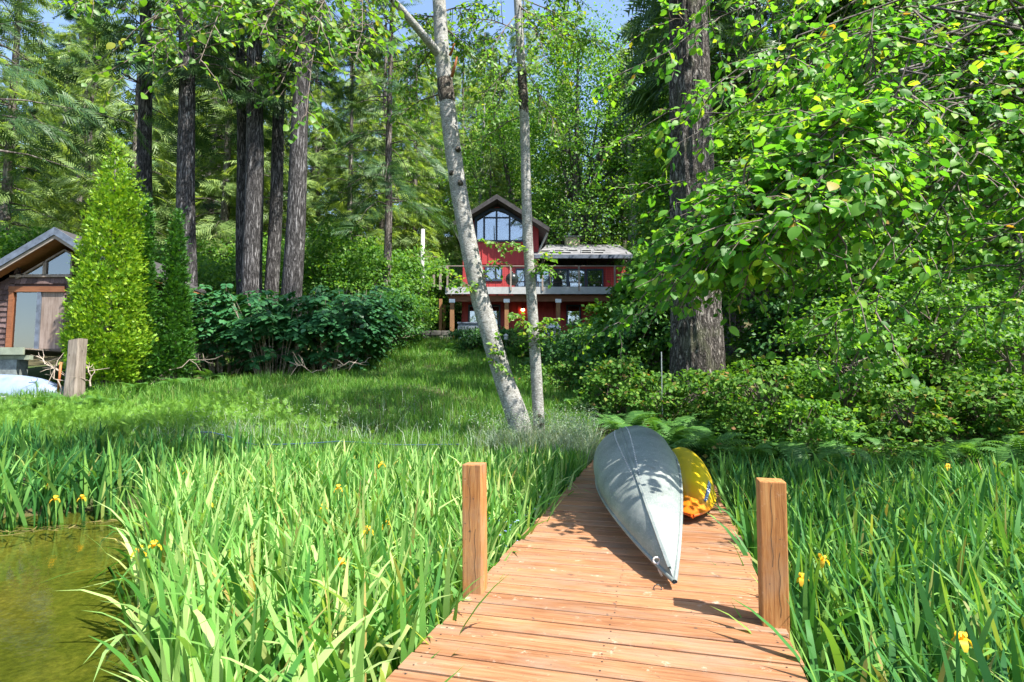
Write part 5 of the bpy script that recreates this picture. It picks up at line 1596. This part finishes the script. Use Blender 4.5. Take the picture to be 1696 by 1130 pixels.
# gable roof with deep overhang
ov = .55; yr0, yr1 = WY - .9, WY + 6.5
for sg in (-1, 1):
    xe = xa + sg * (abs(xl - xa) + ov) if sg < 0 else xa + (abs(xr - xa) + ov)
    sl = (za - ze) / (xa - xl)
    zz = za - abs(xe - xa) * sl
    mb = MB(); mb.prism([(xa, yr0, za), (xe, yr0, zz), (xe, yr0, zz + .16), (xa, yr0, za + .2)], (0, yr1 - yr0, 0))
    ro = mb.build('roof', MT['dark_roof'], house)
    mb = MB(); mb.prism([(xa, yr0 - .05, za - .05), (xe, yr0 - .05, zz - .06), (xe, yr0 - .05, zz + .19), (xa, yr0 - .05, za + .23)], (0, .046, 0)); mb.build('barge_board', MT['dark_roof'], ro)
    mb = MB(); mb.bar((xe - sg * .08, yr0 + .3, zz - .04), (xa + sg * abs(xl - xa if sg < 0 else xr - xa), WY, zz - 1.0), .08, .08); mb.build('bracket', MT['white'], ro)
window(house, HX(806), HX(829), HZ(463), HZ(443), WY, .1)
# lower storey wall
lw = MB(); lw.box(xl, HX(1036), WY + .02, WY + .2, GZ0 - .1, zd - .3); lwall = lw.build('lower_wall', MT['red'], house)
for a in np.arange(xl, HX(1036), .4):
    mb = MB(); mb.box(a - .02, a + .02, WY - .015, WY + .018, GZ0, zd - .32); mb.build('batten', MT['red'], lwall)
window(house, HX(778), HX(826), HZ(546), HZ(508), WY - .02, .1, curtain=False, mull=(HX(800),))
window(house, HX(941), HX(960), HZ(536), HZ(508), WY - .02, .09, warm=True)
# wing with sliding doors and low-pitched grey roof
zw = HZ(441)
ww = MB(); ww.box(xr, HX(1036), WY + .12, WY + .25, zd, zw); ww.box(HX(1036) - .12, HX(1036), WY + .25, WY + 5.5, GZ0, zw)
wing = ww.build('wing_wall', MT['red'], house)
for a in np.arange(HX(1004), HX(1035), .3): board(wing, a, a + .3, zd + .01, zw - .02, WY + .055)
for k, (a, b, cu) in enumerate(((856, 869, True), (872, 886, False), (889, 910, True), (914, 940, False), (943, 970, False), (974, 1000, False))):
    x0, x1 = HX(a), HX(b)
    mb = MB(); z0, z1 = zd + .05, HZ(448); y = WY + (.0 if b < 893 else .06)
    mb.box(x0 - .04, x1 + .04, y - .06, y + .05, z1, z1 + .1); mb.box(x0 - .04, x1 + .04, y - .06, y + .05, z0 - .045, z0)
    mb.box(x0 - .05, x0 + .03, y - .058, y + .045, z0, z1); mb.box(x1 - .03, x1 + .05, y - .058, y + .045, z0, z1)
    d = mb.build('glass_door', MT['blue_trim'], house)
    mb = MB(); mb.box(x0 + .03, x1 - .03, y - .015, y - .005, z0, z1); mb.build('pane', MT['glass'], d)
    mb = MB(); mb.box(x0 + .03, x1 - .03, y + .02, y + .03, z0, z1); mb.build('curtain' if cu else 'room_back', MT['curtain'] if cu else MT['room'], d)
zr0, zr1 = HZ(433), HZ(397) + .35
mb = MB(); mb.prism([(xr - .3, WY - 1.0, zr0), (xr - .3, WY + 3.2, zr1), (xr - .3, WY + 3.2, zr1 + .14), (xr - .3, WY - 1.0, zr0 + .14)], (HX(1046) - xr + .3, 0, 0)); wr = mb.build('wing_roof', MT['roof'], house)
mb = MB(); mb.prism([(xr - .3, WY + 3.2, zr1), (xr - .3, WY + 7.0, zr0), (xr - .3, WY + 7.0, zr0 + .14), (xr - .3, WY + 3.2, zr1 + .14)], (HX(1046) - xr + .3, 0, 0)); mb.build('wing_roof', MT['roof'], house)
mb = MB(); mb.box(xr - .3, HX(1046), WY - 1.09, WY - 1.005, zr0 - .06, zr0 + .15); mb.build('gutter', MT['slate'], wr)
slr = (zr1 - zr0) / 4.2
for px, tpos in ((905, .30), (928, .32), (952, .36), (975, .34), (1000, .38), (918, .16), (938, .15), (972, .17), (992, .15)):
    x = HX(px); yy_ = WY - 1 + 4.2 * tpos; z = zr0 + .14 + slr * 4.2 * tpos
    mb = MB(); mb.prism([(x - .3, yy_, z + .004), (x - .3, yy_, z + .09), (x - .3, yy_ + .55, z + slr * .55 + .02), (x - .3, yy_ + .55, z + slr * .55)], (.6, 0, 0)); mb.build('roof_vent', MT['white'], wr)
    mb = MB(); mb.box(x - .26, x + .26, yy_ - .012, yy_ - .002, z + .015, z + .075); mb.build('roof_vent_opening', MT['black'], wr)
ch = MB(); cx = HX(951) * 1.08; ch.box(cx - .45, cx + .45, WY + 3.0, WY + 3.8, zr1 - .3, HZ(384) + .45); cho = ch.build('chimney', MT['brick'], house)
mb = MB(); mb.box(cx - .52, cx + .52, WY + 2.93, WY + 3.87, HZ(384) + .452, HZ(384) + .56); mb.build('chimney_cap', MT['concrete'], cho)
mb = MB(); mb.tube([(cx - .15, WY + 3.4, HZ(384) + .56), (cx - .15, WY + 3.4, HZ(384) + .85)], .11, 10); mb.build('flue', MT['steel'], cho)
# porch lamp, glowing
mb = MB(); lx, lz = HX(866), HZ(512)
mb.tube([(lx, WY - .12, lz + .1), (lx, WY - .12, lz)], [.05, .12], 10); lampm = mb.build('porch_lamp', MT['dark_metal'], house, True)
m, nt, bs = newmat('lamp_bulb'); bs.inputs['Emission Color'].default_value = (1, .5, .2, 1); bs.inputs['Emission Strength'].default_value = 6.0
MT['bulb'] = m
mb = MB(); mb.tube([(lx, WY - .12, lz - .004), (lx, WY - .12, lz - .1), (lx, WY - .12, lz - .14)], [.09, .11, .03], 10); mb.build('bulb', MT['bulb'], lampm, True)
# raised deck
YD = 30.0; qd = YD / F; DX = lambda px: (px - 848) * qd; DZ = lambda py: at(848, py, YD).z
xd0, xd1 = DX(738), DX(1062)
mb = MB(); mb.box(xd0, xd1, YD + .05, WY - .07, DZ(475) - .07, DZ(475)); deck = mb.build('deck_floor', MT['rail_wood'], house)
mb = MB(); mb.box(xd0, xd1, YD, YD + .045, DZ(487), DZ(475) - .01); mb.build('fascia', MT['white'], deck)
mb = MB(); mb.box(xd0 - .05, xd0, YD, WY + 1, DZ(487), DZ(475) - .01); mb.build('fascia', MT['white'], deck)
mb = MB(); mb.box(xd0 + .1, xd1 - .1, YD + .3, YD + .5, DZ(498), DZ(487.5)); mb.build('beam', MT['brown_wood'], deck)
for a in np.arange(xd0 + .3, xd1, .6):
    mb = MB(); mb.box(a - .02, a + .02, YD + .051, WY - .07, DZ(487.6), DZ(475) - .072); mb.build('joist', MT['brown_wood'], deck)
for px in (747, 839, 926, 1020):
    x = DX(px); mb = MB(); mb.box(x - .11, x + .11, YD + .3, YD + .5, GZ0 - .6, DZ(498.2)); po = mb.build('deck_post', MT['deck_post'], deck)
    mb = MB(); mb.box(x - .16, x + .16, YD + .285, YD + .299, DZ(500), DZ(494)); mb.build('post_bracket', MT['steel'], po)
for px, yy_ in ((729, 31.6), (735, 34)):
    x = (px - 848) * yy_ / F; mb = MB(); mb.box(x - .08, x + .08, yy_ - .08, yy_ + .08, GZ0 - .6, DZ(488)); mb.build('deck_post', MT['deck_post'], deck)
zt_ = DZ(440)
mb = MB(); mb.box(xd0, xd1, YD - .03, YD + .11, zt_ - .045, zt_); rail = mb.build('top_rail', MT['rail_wood'], deck)
for px in (740, 793, 846, 899, 960, 1020):
    x = DX(px); mb = MB(); mb.box(x - .045, x + .045, YD - .05, YD - .002, DZ(482), zt_ - .047); mb.build('rail_post', MT['rail_wood'], rail)
mb = MB()
for z in np.linspace(DZ(475) + .06, zt_ - .1, 9): mb.box(xd0, xd1, YD + .036, YD + .041, z - .003, z + .003)
for x in np.arange(xd0 + .1, xd1, .12): mb.box(x - .0025, x + .0025, YD + .0365, YD + .0405, DZ(475), zt_ - .045)
mb.build('wire_mesh', MT['dark_metal'], rail)['kind'] = 'stuff'
# lower stair rail on the left
for px, y_, h0, h1 in ((728, 31, 480, 442), (717, 32, 476, 455), (708, 33, 500, 462)):
    x = (px - 848) * y_ / F; mb = MB(); mb.box(x - .06, x + .06, y_ - .05, y_ + .05, at(848, h0, y_).z, at(848, h1, y_).z); mb.build('rail_post', MT['rail_wood'], rail)
mb = MB(); mb.bar(((728 - 848) * 31 / F, 31, at(848, 444, 31).z), (xd0, YD + .1, zt_ - .02), .12, .045); mb.build('side_rail', MT['rail_wood'], rail)
mb = MB(); mb.bar(((708 - 848) * 33 / F, 33, at(848, 463, 33).z), ((717 - 848) * 32 / F, 32, at(848, 457, 32).z), .12, .045); mb.build('side_rail', MT['rail_wood'], rail)

# grill on the deck
gp = Vector((DX(845) + .1, 31.2, DZ(475)))
gr = empty('kettle_grill', gp, 'dark domed kettle grill on the raised house deck', 'grill')
mb = MB(); aa = np.linspace(-1.2, 1.45, 14)
mb.tube([(gp.x, gp.y, gp.z + .62 + .36 * math.sin(t)) for t in aa], [.36 * math.cos(t) + .01 for t in aa], 18); mb.build('kettle', MT['dark_metal'], gr, True)
mb = MB(); mb.tube([(gp.x, gp.y, gp.z + .97), (gp.x, gp.y, gp.z + 1.06)], [.06, .04], 8); mb.build('lid_vent', MT['dark_metal'], gr, True)
for k in range(3):
    a = k * 2.09; mb = MB(); mb.tube([(gp.x + .15 * math.cos(a), gp.y + .15 * math.sin(a), gp.z + .32), (gp.x + .32 * math.cos(a), gp.y + .32 * math.sin(a), gp.z)], .014, 6); mb.build('leg', MT['dark_metal'], gr)
# hot tub below the deck
tp = at(786, 565, 29.0); tz_ = hz(tp.x, 29)
tub = empty('hot_tub', (tp.x, 29, tz_), 'grey panelled hot tub below the deck of the red house', 'hot tub')
mb = MB(); mb.box(tp.x - .8, tp.x + .8, 28.4, 29.8, tz_ - .2, tz_ + .86); tb = mb.build('cabinet', MT['tub'], tub, bevel=.03)
for k in range(9):
    x = tp.x - .72 + .18 * k; mb = MB(); mb.box(x - .08, x + .08, 28.375, 28.4, tz_ + .02, tz_ + .76); mb.build('panel', MT['tub'], tb)
mb = MB(); mb.box(tp.x - .84, tp.x + .84, 28.35, 29.85, tz_ + .862, tz_ + .96); mb.build('cover', MT['slate'], tub, bevel=.03)
# round-backed garden chair
cp = at(915, 553, 27.5); cz = hz(cp.x, 27.5)
chr_ = empty('garden_chair', (cp.x, 27.5, cz), 'grey round-backed garden chair in the ferns before the house', 'chair')
mb = MB(); aa = np.linspace(0, PI, 12)
mb.prism([(cp.x + .42 * math.cos(t), 27.75, cz + .75 + .42 * math.sin(t)) for t in aa] + [(cp.x - .4, 27.68, cz + .42), (cp.x + .4, 27.68, cz + .42)], (0, .04, 0)); mb.build('backrest', MT['steel'], chr_)
mb = MB(); mb.box(cp.x - .4, cp.x + .4, 27.15, 27.66, cz + .38, cz + .43); mb.build('seat', MT['steel'], chr_)
for sx_ in (-1, 1):
    for yq in (27.2, 27.62):
        mb = MB(); mb.bar((cp.x + sx_ * .36, yq, cz - .05), (cp.x + sx_ * .34, yq, cz + .378), .03, .03, (0, 1, 0)); mb.build('leg', MT['steel'], chr_)
# white lantern on a stake, steel stake, pale pole
lp = at(838, 558, 21); g0 = hz(lp.x, 21)
ln = empty('garden_lantern', (lp.x, 21, g0), 'small white lantern on a stake among the ferns right of the leaning trunk', 'lantern')
mb = MB(); mb.tube([(lp.x, 21, g0 - .1), (lp.x, 21, lp.z - .12)], .012, 6); mb.build('stake', MT['dark_metal'], ln)
mb = MB(); mb.tube([(lp.x, 21, lp.z - .12), (lp.x, 21, lp.z - .1), (lp.x, 21, lp.z + .02), (lp.x, 21, lp.z + .025)], [.05, .075, .075, .04], 10); mb.build('lamp_body', MT['white'], ln)
mb = MB(); mb.tube([(lp.x, 21, lp.z + .03), (lp.x, 21, lp.z + .06), (lp.x, 21, lp.z + .11)], [.1, .085, .015], 10); mb.build('cap', MT['white'], ln)
sp_ = at(1095, 600, 11.2); o = MB().tube([(sp_.x, 11.2, hz(sp_.x, 11.2) - .1), (sp_.x + .01, 11.2, at(1095, 583, 11.2).z)], [.012, .01], 6).build('metal_stake', MT['steel'])
tag(o, 'thin grey metal stake left of the massive trunk', 'stake')
up_ = at(698, 545, 33)
pole = empty('utility_pole', (up_.x, 33, hz(up_.x, 33)), 'pale bare pole standing left of the house deck', 'pole')
mb = MB(); mb.tube([(up_.x, 33, hz(up_.x, 33) - .3), (up_.x + .02, 33, at(699, 380, 33).z)], [.14, .11], 10); mb.build('shaft', MT['white'], pole, True)
mb = MB(); zz = at(698, 425, 33).z; mb.bar((up_.x - .65, 33, zz), (up_.x + .9, 33, zz - .02), .03, .03); mb.build('dead_twig', MT['twig'], pole)
# stone retaining wall, steps and pale fence left of the house
rw = empty('stone_wall', (at(715, 560, 29).x, 29, 3.5), 'low dark mossy stone wall beside the steps left of the house', 'wall')
r = np.random.default_rng(151)
for row in range(3):
    x = at(676, 560, 29).x
    while x < at(742, 560, 29).x:
        w_ = r.uniform(.3, .55); mb = MB(); g0 = 3.42 + row * .27
        mb.box(x, x + w_ - .02, 29 + r.uniform(-.05, .05), 29.4, g0, g0 + .26); mb.build('stone', MT['stone'], rw, bevel=.04); x += w_
stp = empty('earth_steps', (at(712, 578, 27).x, 27, hz(-4, 27)), 'brown timber-edged earth steps climbing to the house', 'steps')
for k in range(4):
    y_ = 26.2 + .55 * k; c_ = at(712, 578, 27); mb = MB(); mb.box(c_.x - .75 + .1 * k, c_.x + .75 + .1 * k, y_, y_ + .6, hz(c_.x, y_) - .25, hz(c_.x, y_) + .08); mb.build('step', MT['path'], stp, bevel=.03)
fn = empty('pale_fence', (at(680, 540, 31).x, 31, 3.8), 'short pale board fence behind the stone wall', 'fence')
for k in range(7):
    x = at(668 + 5.2 * k, 540, 31).x; mb = MB(); mb.box(x - .075, x + .075, 31, 31.03, 3.7, at(700, 520 + 2 * (k % 3), 31).z); mb.build('fence_board', MT['pale_wood'], fn)
mb = MB(); mb.box(at(666, 540, 31).x, at(702, 540, 31).x, 31.032, 31.08, 4.2, 4.3); mb.build('fence_rail', MT['pale_wood'], fn)

# ------------------------------------------------------------------ shingled boathouse
YB = 18.0; qb = YB / F; BX = lambda px: (px - 848) * qb; BZ = lambda py: at(848, py, YB).z
bh = empty('boathouse', (BX(60), YB, 1.3), 'weathered brown shingled boathouse with blue-grey gable boards and dark open doorway', 'boathouse')
apx, apz = (78 - 848) / F * (YB - .45), at(848, 384, YB - .45).z; slope = .62
xL, xR = apx - 3.4, apx + 1.55
rz_ = lambda x: apz - abs(x - apx) * slope
zdk = BZ(579)
xw0, xwr = xL + .5, xR - .45
# framing wall made of strips around the openings
w = MB(); yb = YB + .03
W0, W1, WZ0, WZ1 = BX(18), BX(111), BZ(457), None
w.box(xw0, BX(12), yb, yb + .12, zdk, BZ(475)); w.box(xw0, BX(12), yb, yb + .12, BZ(475), BZ(428))
w.box(BX(12), xwr, yb, yb + .12, BZ(474.5), BZ(458)); w.box(BX(101), xwr, yb, yb + .12, zdk, BZ(474.6))
w.prism([(xw0, yb, BZ(428)), (BX(18), yb, BZ(428)), (BX(18), yb, rz_(BX(18)) - .25), (xw0, yb, rz_(xw0) - .25)], (0, .12, 0))
w.box(xw0, xw0 + .1, yb + .12, YB + 5, zdk, rz_(xw0) - .25); w.box(xwr - .1, xwr, yb + .12, YB + 5, zdk, rz_(xwr) - .25)
w.box(xw0, xwr, YB + 4.9, YB + 5, zdk, BZ(440))
bwall = w.build('wall', MT['shingle'], bh)
w = MB(); w.box(xw0, xwr, YB, YB + 5, zdk - .05, zdk); w.build('floor', MT['rail_wood'], bh)
r = np.random.default_rng(161)
sw_, shh = .17, .175
z = BZ(579)
row = 0
while z < BZ(412):
    x = BX(-14) + (row % 2) * .08
    while x < xwr:
        wv = sw_ * r.uniform(.75, 1.25)
        cx, cz_ = x + wv / 2, z + shh / 2
        inside = (BX(11) < cx < BX(101) and z < BZ(474)) or (BX(13) < cx and cz_ > BZ(458.5)) or cz_ > rz_(cx) - .42
        if not inside:
            mb = MB(); dz = r.uniform(-.012, .012)
            mb.prism([(x + .005, YB - .004, z + dz), (x + .005, YB - .024, z + dz), (x + .005, YB + .024, z + shh + .02), (x + .005, YB + .029, z + shh + .02)], (wv - .01, 0, 0))
            mb.build('shingle', MT['shingle'], bwall)
        x += wv
    z += shh; row += 1
# trapezoid windows under the rafters
for x0, x1 in ((BX(19), BX(64)), (BX(67), BX(110))):
    zb_ = BZ(456)
    tl, tr_ = rz_(x0) - .48, rz_(x1) - .48
    pts_ = [(x0, zb_), (x1, zb_), (x1, tr_)] + ([(apx, rz_(apx) - .48)] if x0 < apx < x1 else []) + [(x0, tl)]
    cx_, cz_ = sum(p[0] for p in pts_) / len(pts_), sum(p[1] for p in pts_) / len(pts_)
    mb = MB(); n_ = len(pts_)
    for k in range(n_):
        a, b = pts_[k], pts_[(k + 1) % n_]
        mb.bar((a[0], YB, a[1]), (b[0], YB, b[1]), .09, .05, (cx_ - a[0], 0, cz_ - a[1]))
    wi = mb.build('window', MT['grey_wood'], bh)
    mb = MB(); mb.prism([(p[0], YB + .005, p[1]) for p in pts_], (0, .008, 0)); mb.build('pane', MT['glass'], wi)
mb = MB(); mb.box(BX(8), BX(112), YB - .05, YB - .005, BZ(459.5), BZ(456.5)); mb.build('sill', MT['grey_wood'], bh)
mb = MB(); mb.box(BX(9), BX(102), YB - .07, YB + .05, BZ(484), BZ(475)); mb.build('door_header', MT['brown_wood'], bh)
mb = MB(); mb.box(BX(9.5), BX(17), YB - .06, YB + .05, zdk, BZ(484.2)); mb.build('door_jamb', MT['brown_wood'], bh)
mb = MB(); mb.box(BX(57), BX(63), YB - .06, YB + .05, zdk, BZ(484.2)); mb.build('door_post', MT['slate'], bh)
mb = MB(); mb.box(BX(63.3), BX(101), YB - .01, YB + .02, zdk + .02, BZ(484.4)); mb.build('plywood_panel', MT['plywood'], bh)
mb = MB(); mb.box(BX(17), BX(57), YB + .01, YB + .018, zdk + .02, BZ(484.3)); mb.build('door_pane', MT['glass'], bh)
mb = MB(); mb.box(BX(21), BX(26), YB + .6, YB + .65, zdk, BZ(492)); mb.build('inner_frame', MT['slate'], bh)
# roof slopes with two-board barge and warm soffit
y0_, y1_ = YB - .45, YB + 5.3
for sg in (-1, 1):
    xe = xL - .2 if sg < 0 else xR + .15
    ze_ = rz_(xe)
    mb = MB(); mb.prism([(apx, y0_, apz), (xe, y0_, ze_), (xe, y0_, ze_ + .10), (apx, y0_, apz + .13)], (0, y1_ - y0_, 0)); ro = mb.build('roof', MT['dark_roof'], bh)
    mb = MB(); mb.prism([(apx, y0_ - .045, apz - .1), (xe, y0_ - .045, ze_ - .1), (xe, y0_ - .045, ze_ + .12), (apx, y0_ - .045, apz + .14)], (0, .04, 0)); mb.build('barge_board', MT['slate'], ro)
    mb = MB(); mb.prism([(apx, y0_ + .0, apz - .22), (xe, y0_ + .0, ze_ - .22), (xe, y0_ + .0, ze_ - .004), (apx, y0_ + .0, apz - .004)], (0, .035, 0)); mb.build('inner_barge_board', MT['rail_wood'], ro)
    mb = MB(); mb.prism([(apx, y0_ + .04, apz - .1), (xe, y0_ + .04, ze_ - .1), (xe, y0_ + .04, ze_ - .06), (apx, y0_ + .04, apz - .06)], (0, y1_ - y0_ - .1, 0)); mb.build('soffit', MT['soffit'], ro)
# deck in front with beams and pier
mb = MB(); mb.box(BX(-60), BX(112), YB - 1.6, YB + .02, zdk - .09, zdk - .052); bd = mb.build('deck', MT['rail_wood'], bh)
mb = MB(); mb.box(BX(-60), BX(112), YB - 1.66, YB - 1.602, BZ(592), BZ(581)); mb.build('rim_beam', MT['deck_edge'], bd)
mb = MB(); mb.box(BX(-60), BX(112), YB - 1.45, YB - 1.3, BZ(599), BZ(592.4)); mb.build('beam', MT['deck_edge'], bd)
mb = MB(); mb.box(BX(47), BX(52), YB - 1.7, YB - 1.662, BZ(597), BZ(581)); mb.build('hanger', MT['steel'], bd)
for px in (80, 5, -50):
    mb = MB(); mb.box(BX(px - 16), BX(px + 16), YB - 1.5, YB - 1.1, hz(BX(px), YB - 1.3) - .3, BZ(599.3)); mb.build('pier', MT['concrete'], bd)
# overturned pale hull on the grass, post, rod
hp = at(-20, 655, 15.8); hzz = hz(hp.x, 15.8)
bt = empty('overturned_boat', (hp.x + .1, 15.8, hzz), 'pale blue-grey boat lying upside down below the boathouse deck', 'boat')
V, Fc, ts = hull_mesh('hull', 4.4, lambda t: .62 * max(.01, 1 - abs(2 * t - 1) ** 3) ** .7, lambda t: .06 + .62 * max(0, 1 - abs(2 * t - 1) ** 2.6) ** .7, lambda t: .0, lambda t: 2.2, None, 40, 20)
me = bpy.data.meshes.new('hull'); me.from_pydata([(p[1] - 2.2, p[0], p[2] - .03) for p in V], [], Fc); me.materials.append(MT['tarp'])
for p in me.polygons: p.use_smooth = True
link('hull', me, bt)
mb = MB(); mb.tube([(2.16 * math.cos(t) + hp.x + .1, 15.8 + .64 * math.sin(t), hzz + .04) for t in np.linspace(0, 2 * PI, 40)], .025, 6); mb.build('gunwale', MT['white'], bt, True)
pp_ = at(122, 655, 14.6); g0 = hz(pp_.x, 14.6); zt_ = at(122, 563, 14.6).z
mb = MB(); w_ = 10.5 / F * 14.6
nn = 8; V = []
for k in range(12):
    t = k / 11; z = g0 - .3 + (zt_ - g0 + .3) * t; s_ = w_ * (1.12 - .16 * t) * (1 + .04 * math.sin(7 * t))
    for (sx_, sy_) in ((-1, -.75), (-.7, -1), (.7, -1), (1, -.75), (1, .75), (.7, 1), (-.7, 1), (-1, .75)):
        V.append((pp_.x + sx_ * s_ + .03 * t, 14.6 + sy_ * s_, z + (.03 * sx_ if k == 11 else 0)))
fs = [(k * 8 + j, k * 8 + (j + 1) % 8, k * 8 + 8 + (j + 1) % 8, k * 8 + 8 + j) for k in range(11) for j in range(8)] + [tuple(range(88, 96))]
mb.add(V, fs); tag(mb.build('weathered_post', MT['grey_wood']), 'weathered grey-brown square timber post before the yellow arborvitae', 'post')
rp = at(98, 640, 15.0)
tag(MB().tube([at(96, 650, 15.0), at(101, 600, 15.0)], .028, 8).build('rusty_rod', MT['rust'], None, True), 'rusty orange rod leaning left of the weathered post', 'rod')
# blue float rope and low netting along the shore
rp_ = [at(px, py, 9.4) for px, py in ((325, 716), (350, 716), (375, 722), (405, 733), (425, 737), (470, 736), (520, 734), (560, 731), (600, 733), (650, 737), (700, 737), (765, 736))]
nt_r = empty('shore_netting', (-2.6, 9.4, .3), 'blue rope with low dark netting strung along the iris edge', 'netting')
mb = MB(); mb.tube(rp_, .009, 6); mb.build('rope', MT['blue_rope'], nt_r, True)
mb = MB()
R_ = np.array([tuple(p) for p in rp_]); tt = np.linspace(0, len(R_) - 1, 150)
RQ = np.stack([np.interp(tt, np.arange(len(R_)), R_[:, k]) for k in range(3)], -1)
for k in range(len(RQ) - 4):
    a = RQ[k]; b = RQ[k + 4]
    mb.bar((a[0], a[1], a[2] - .01), (b[0], b[1], a[2] - .28), .003, .003); mb.bar((b[0], b[1], b[2] - .01), (a[0], a[1], b[2] - .28), .003, .003)
mb.build('mesh_net', MT['net'], nt_r)['kind'] = 'stuff'
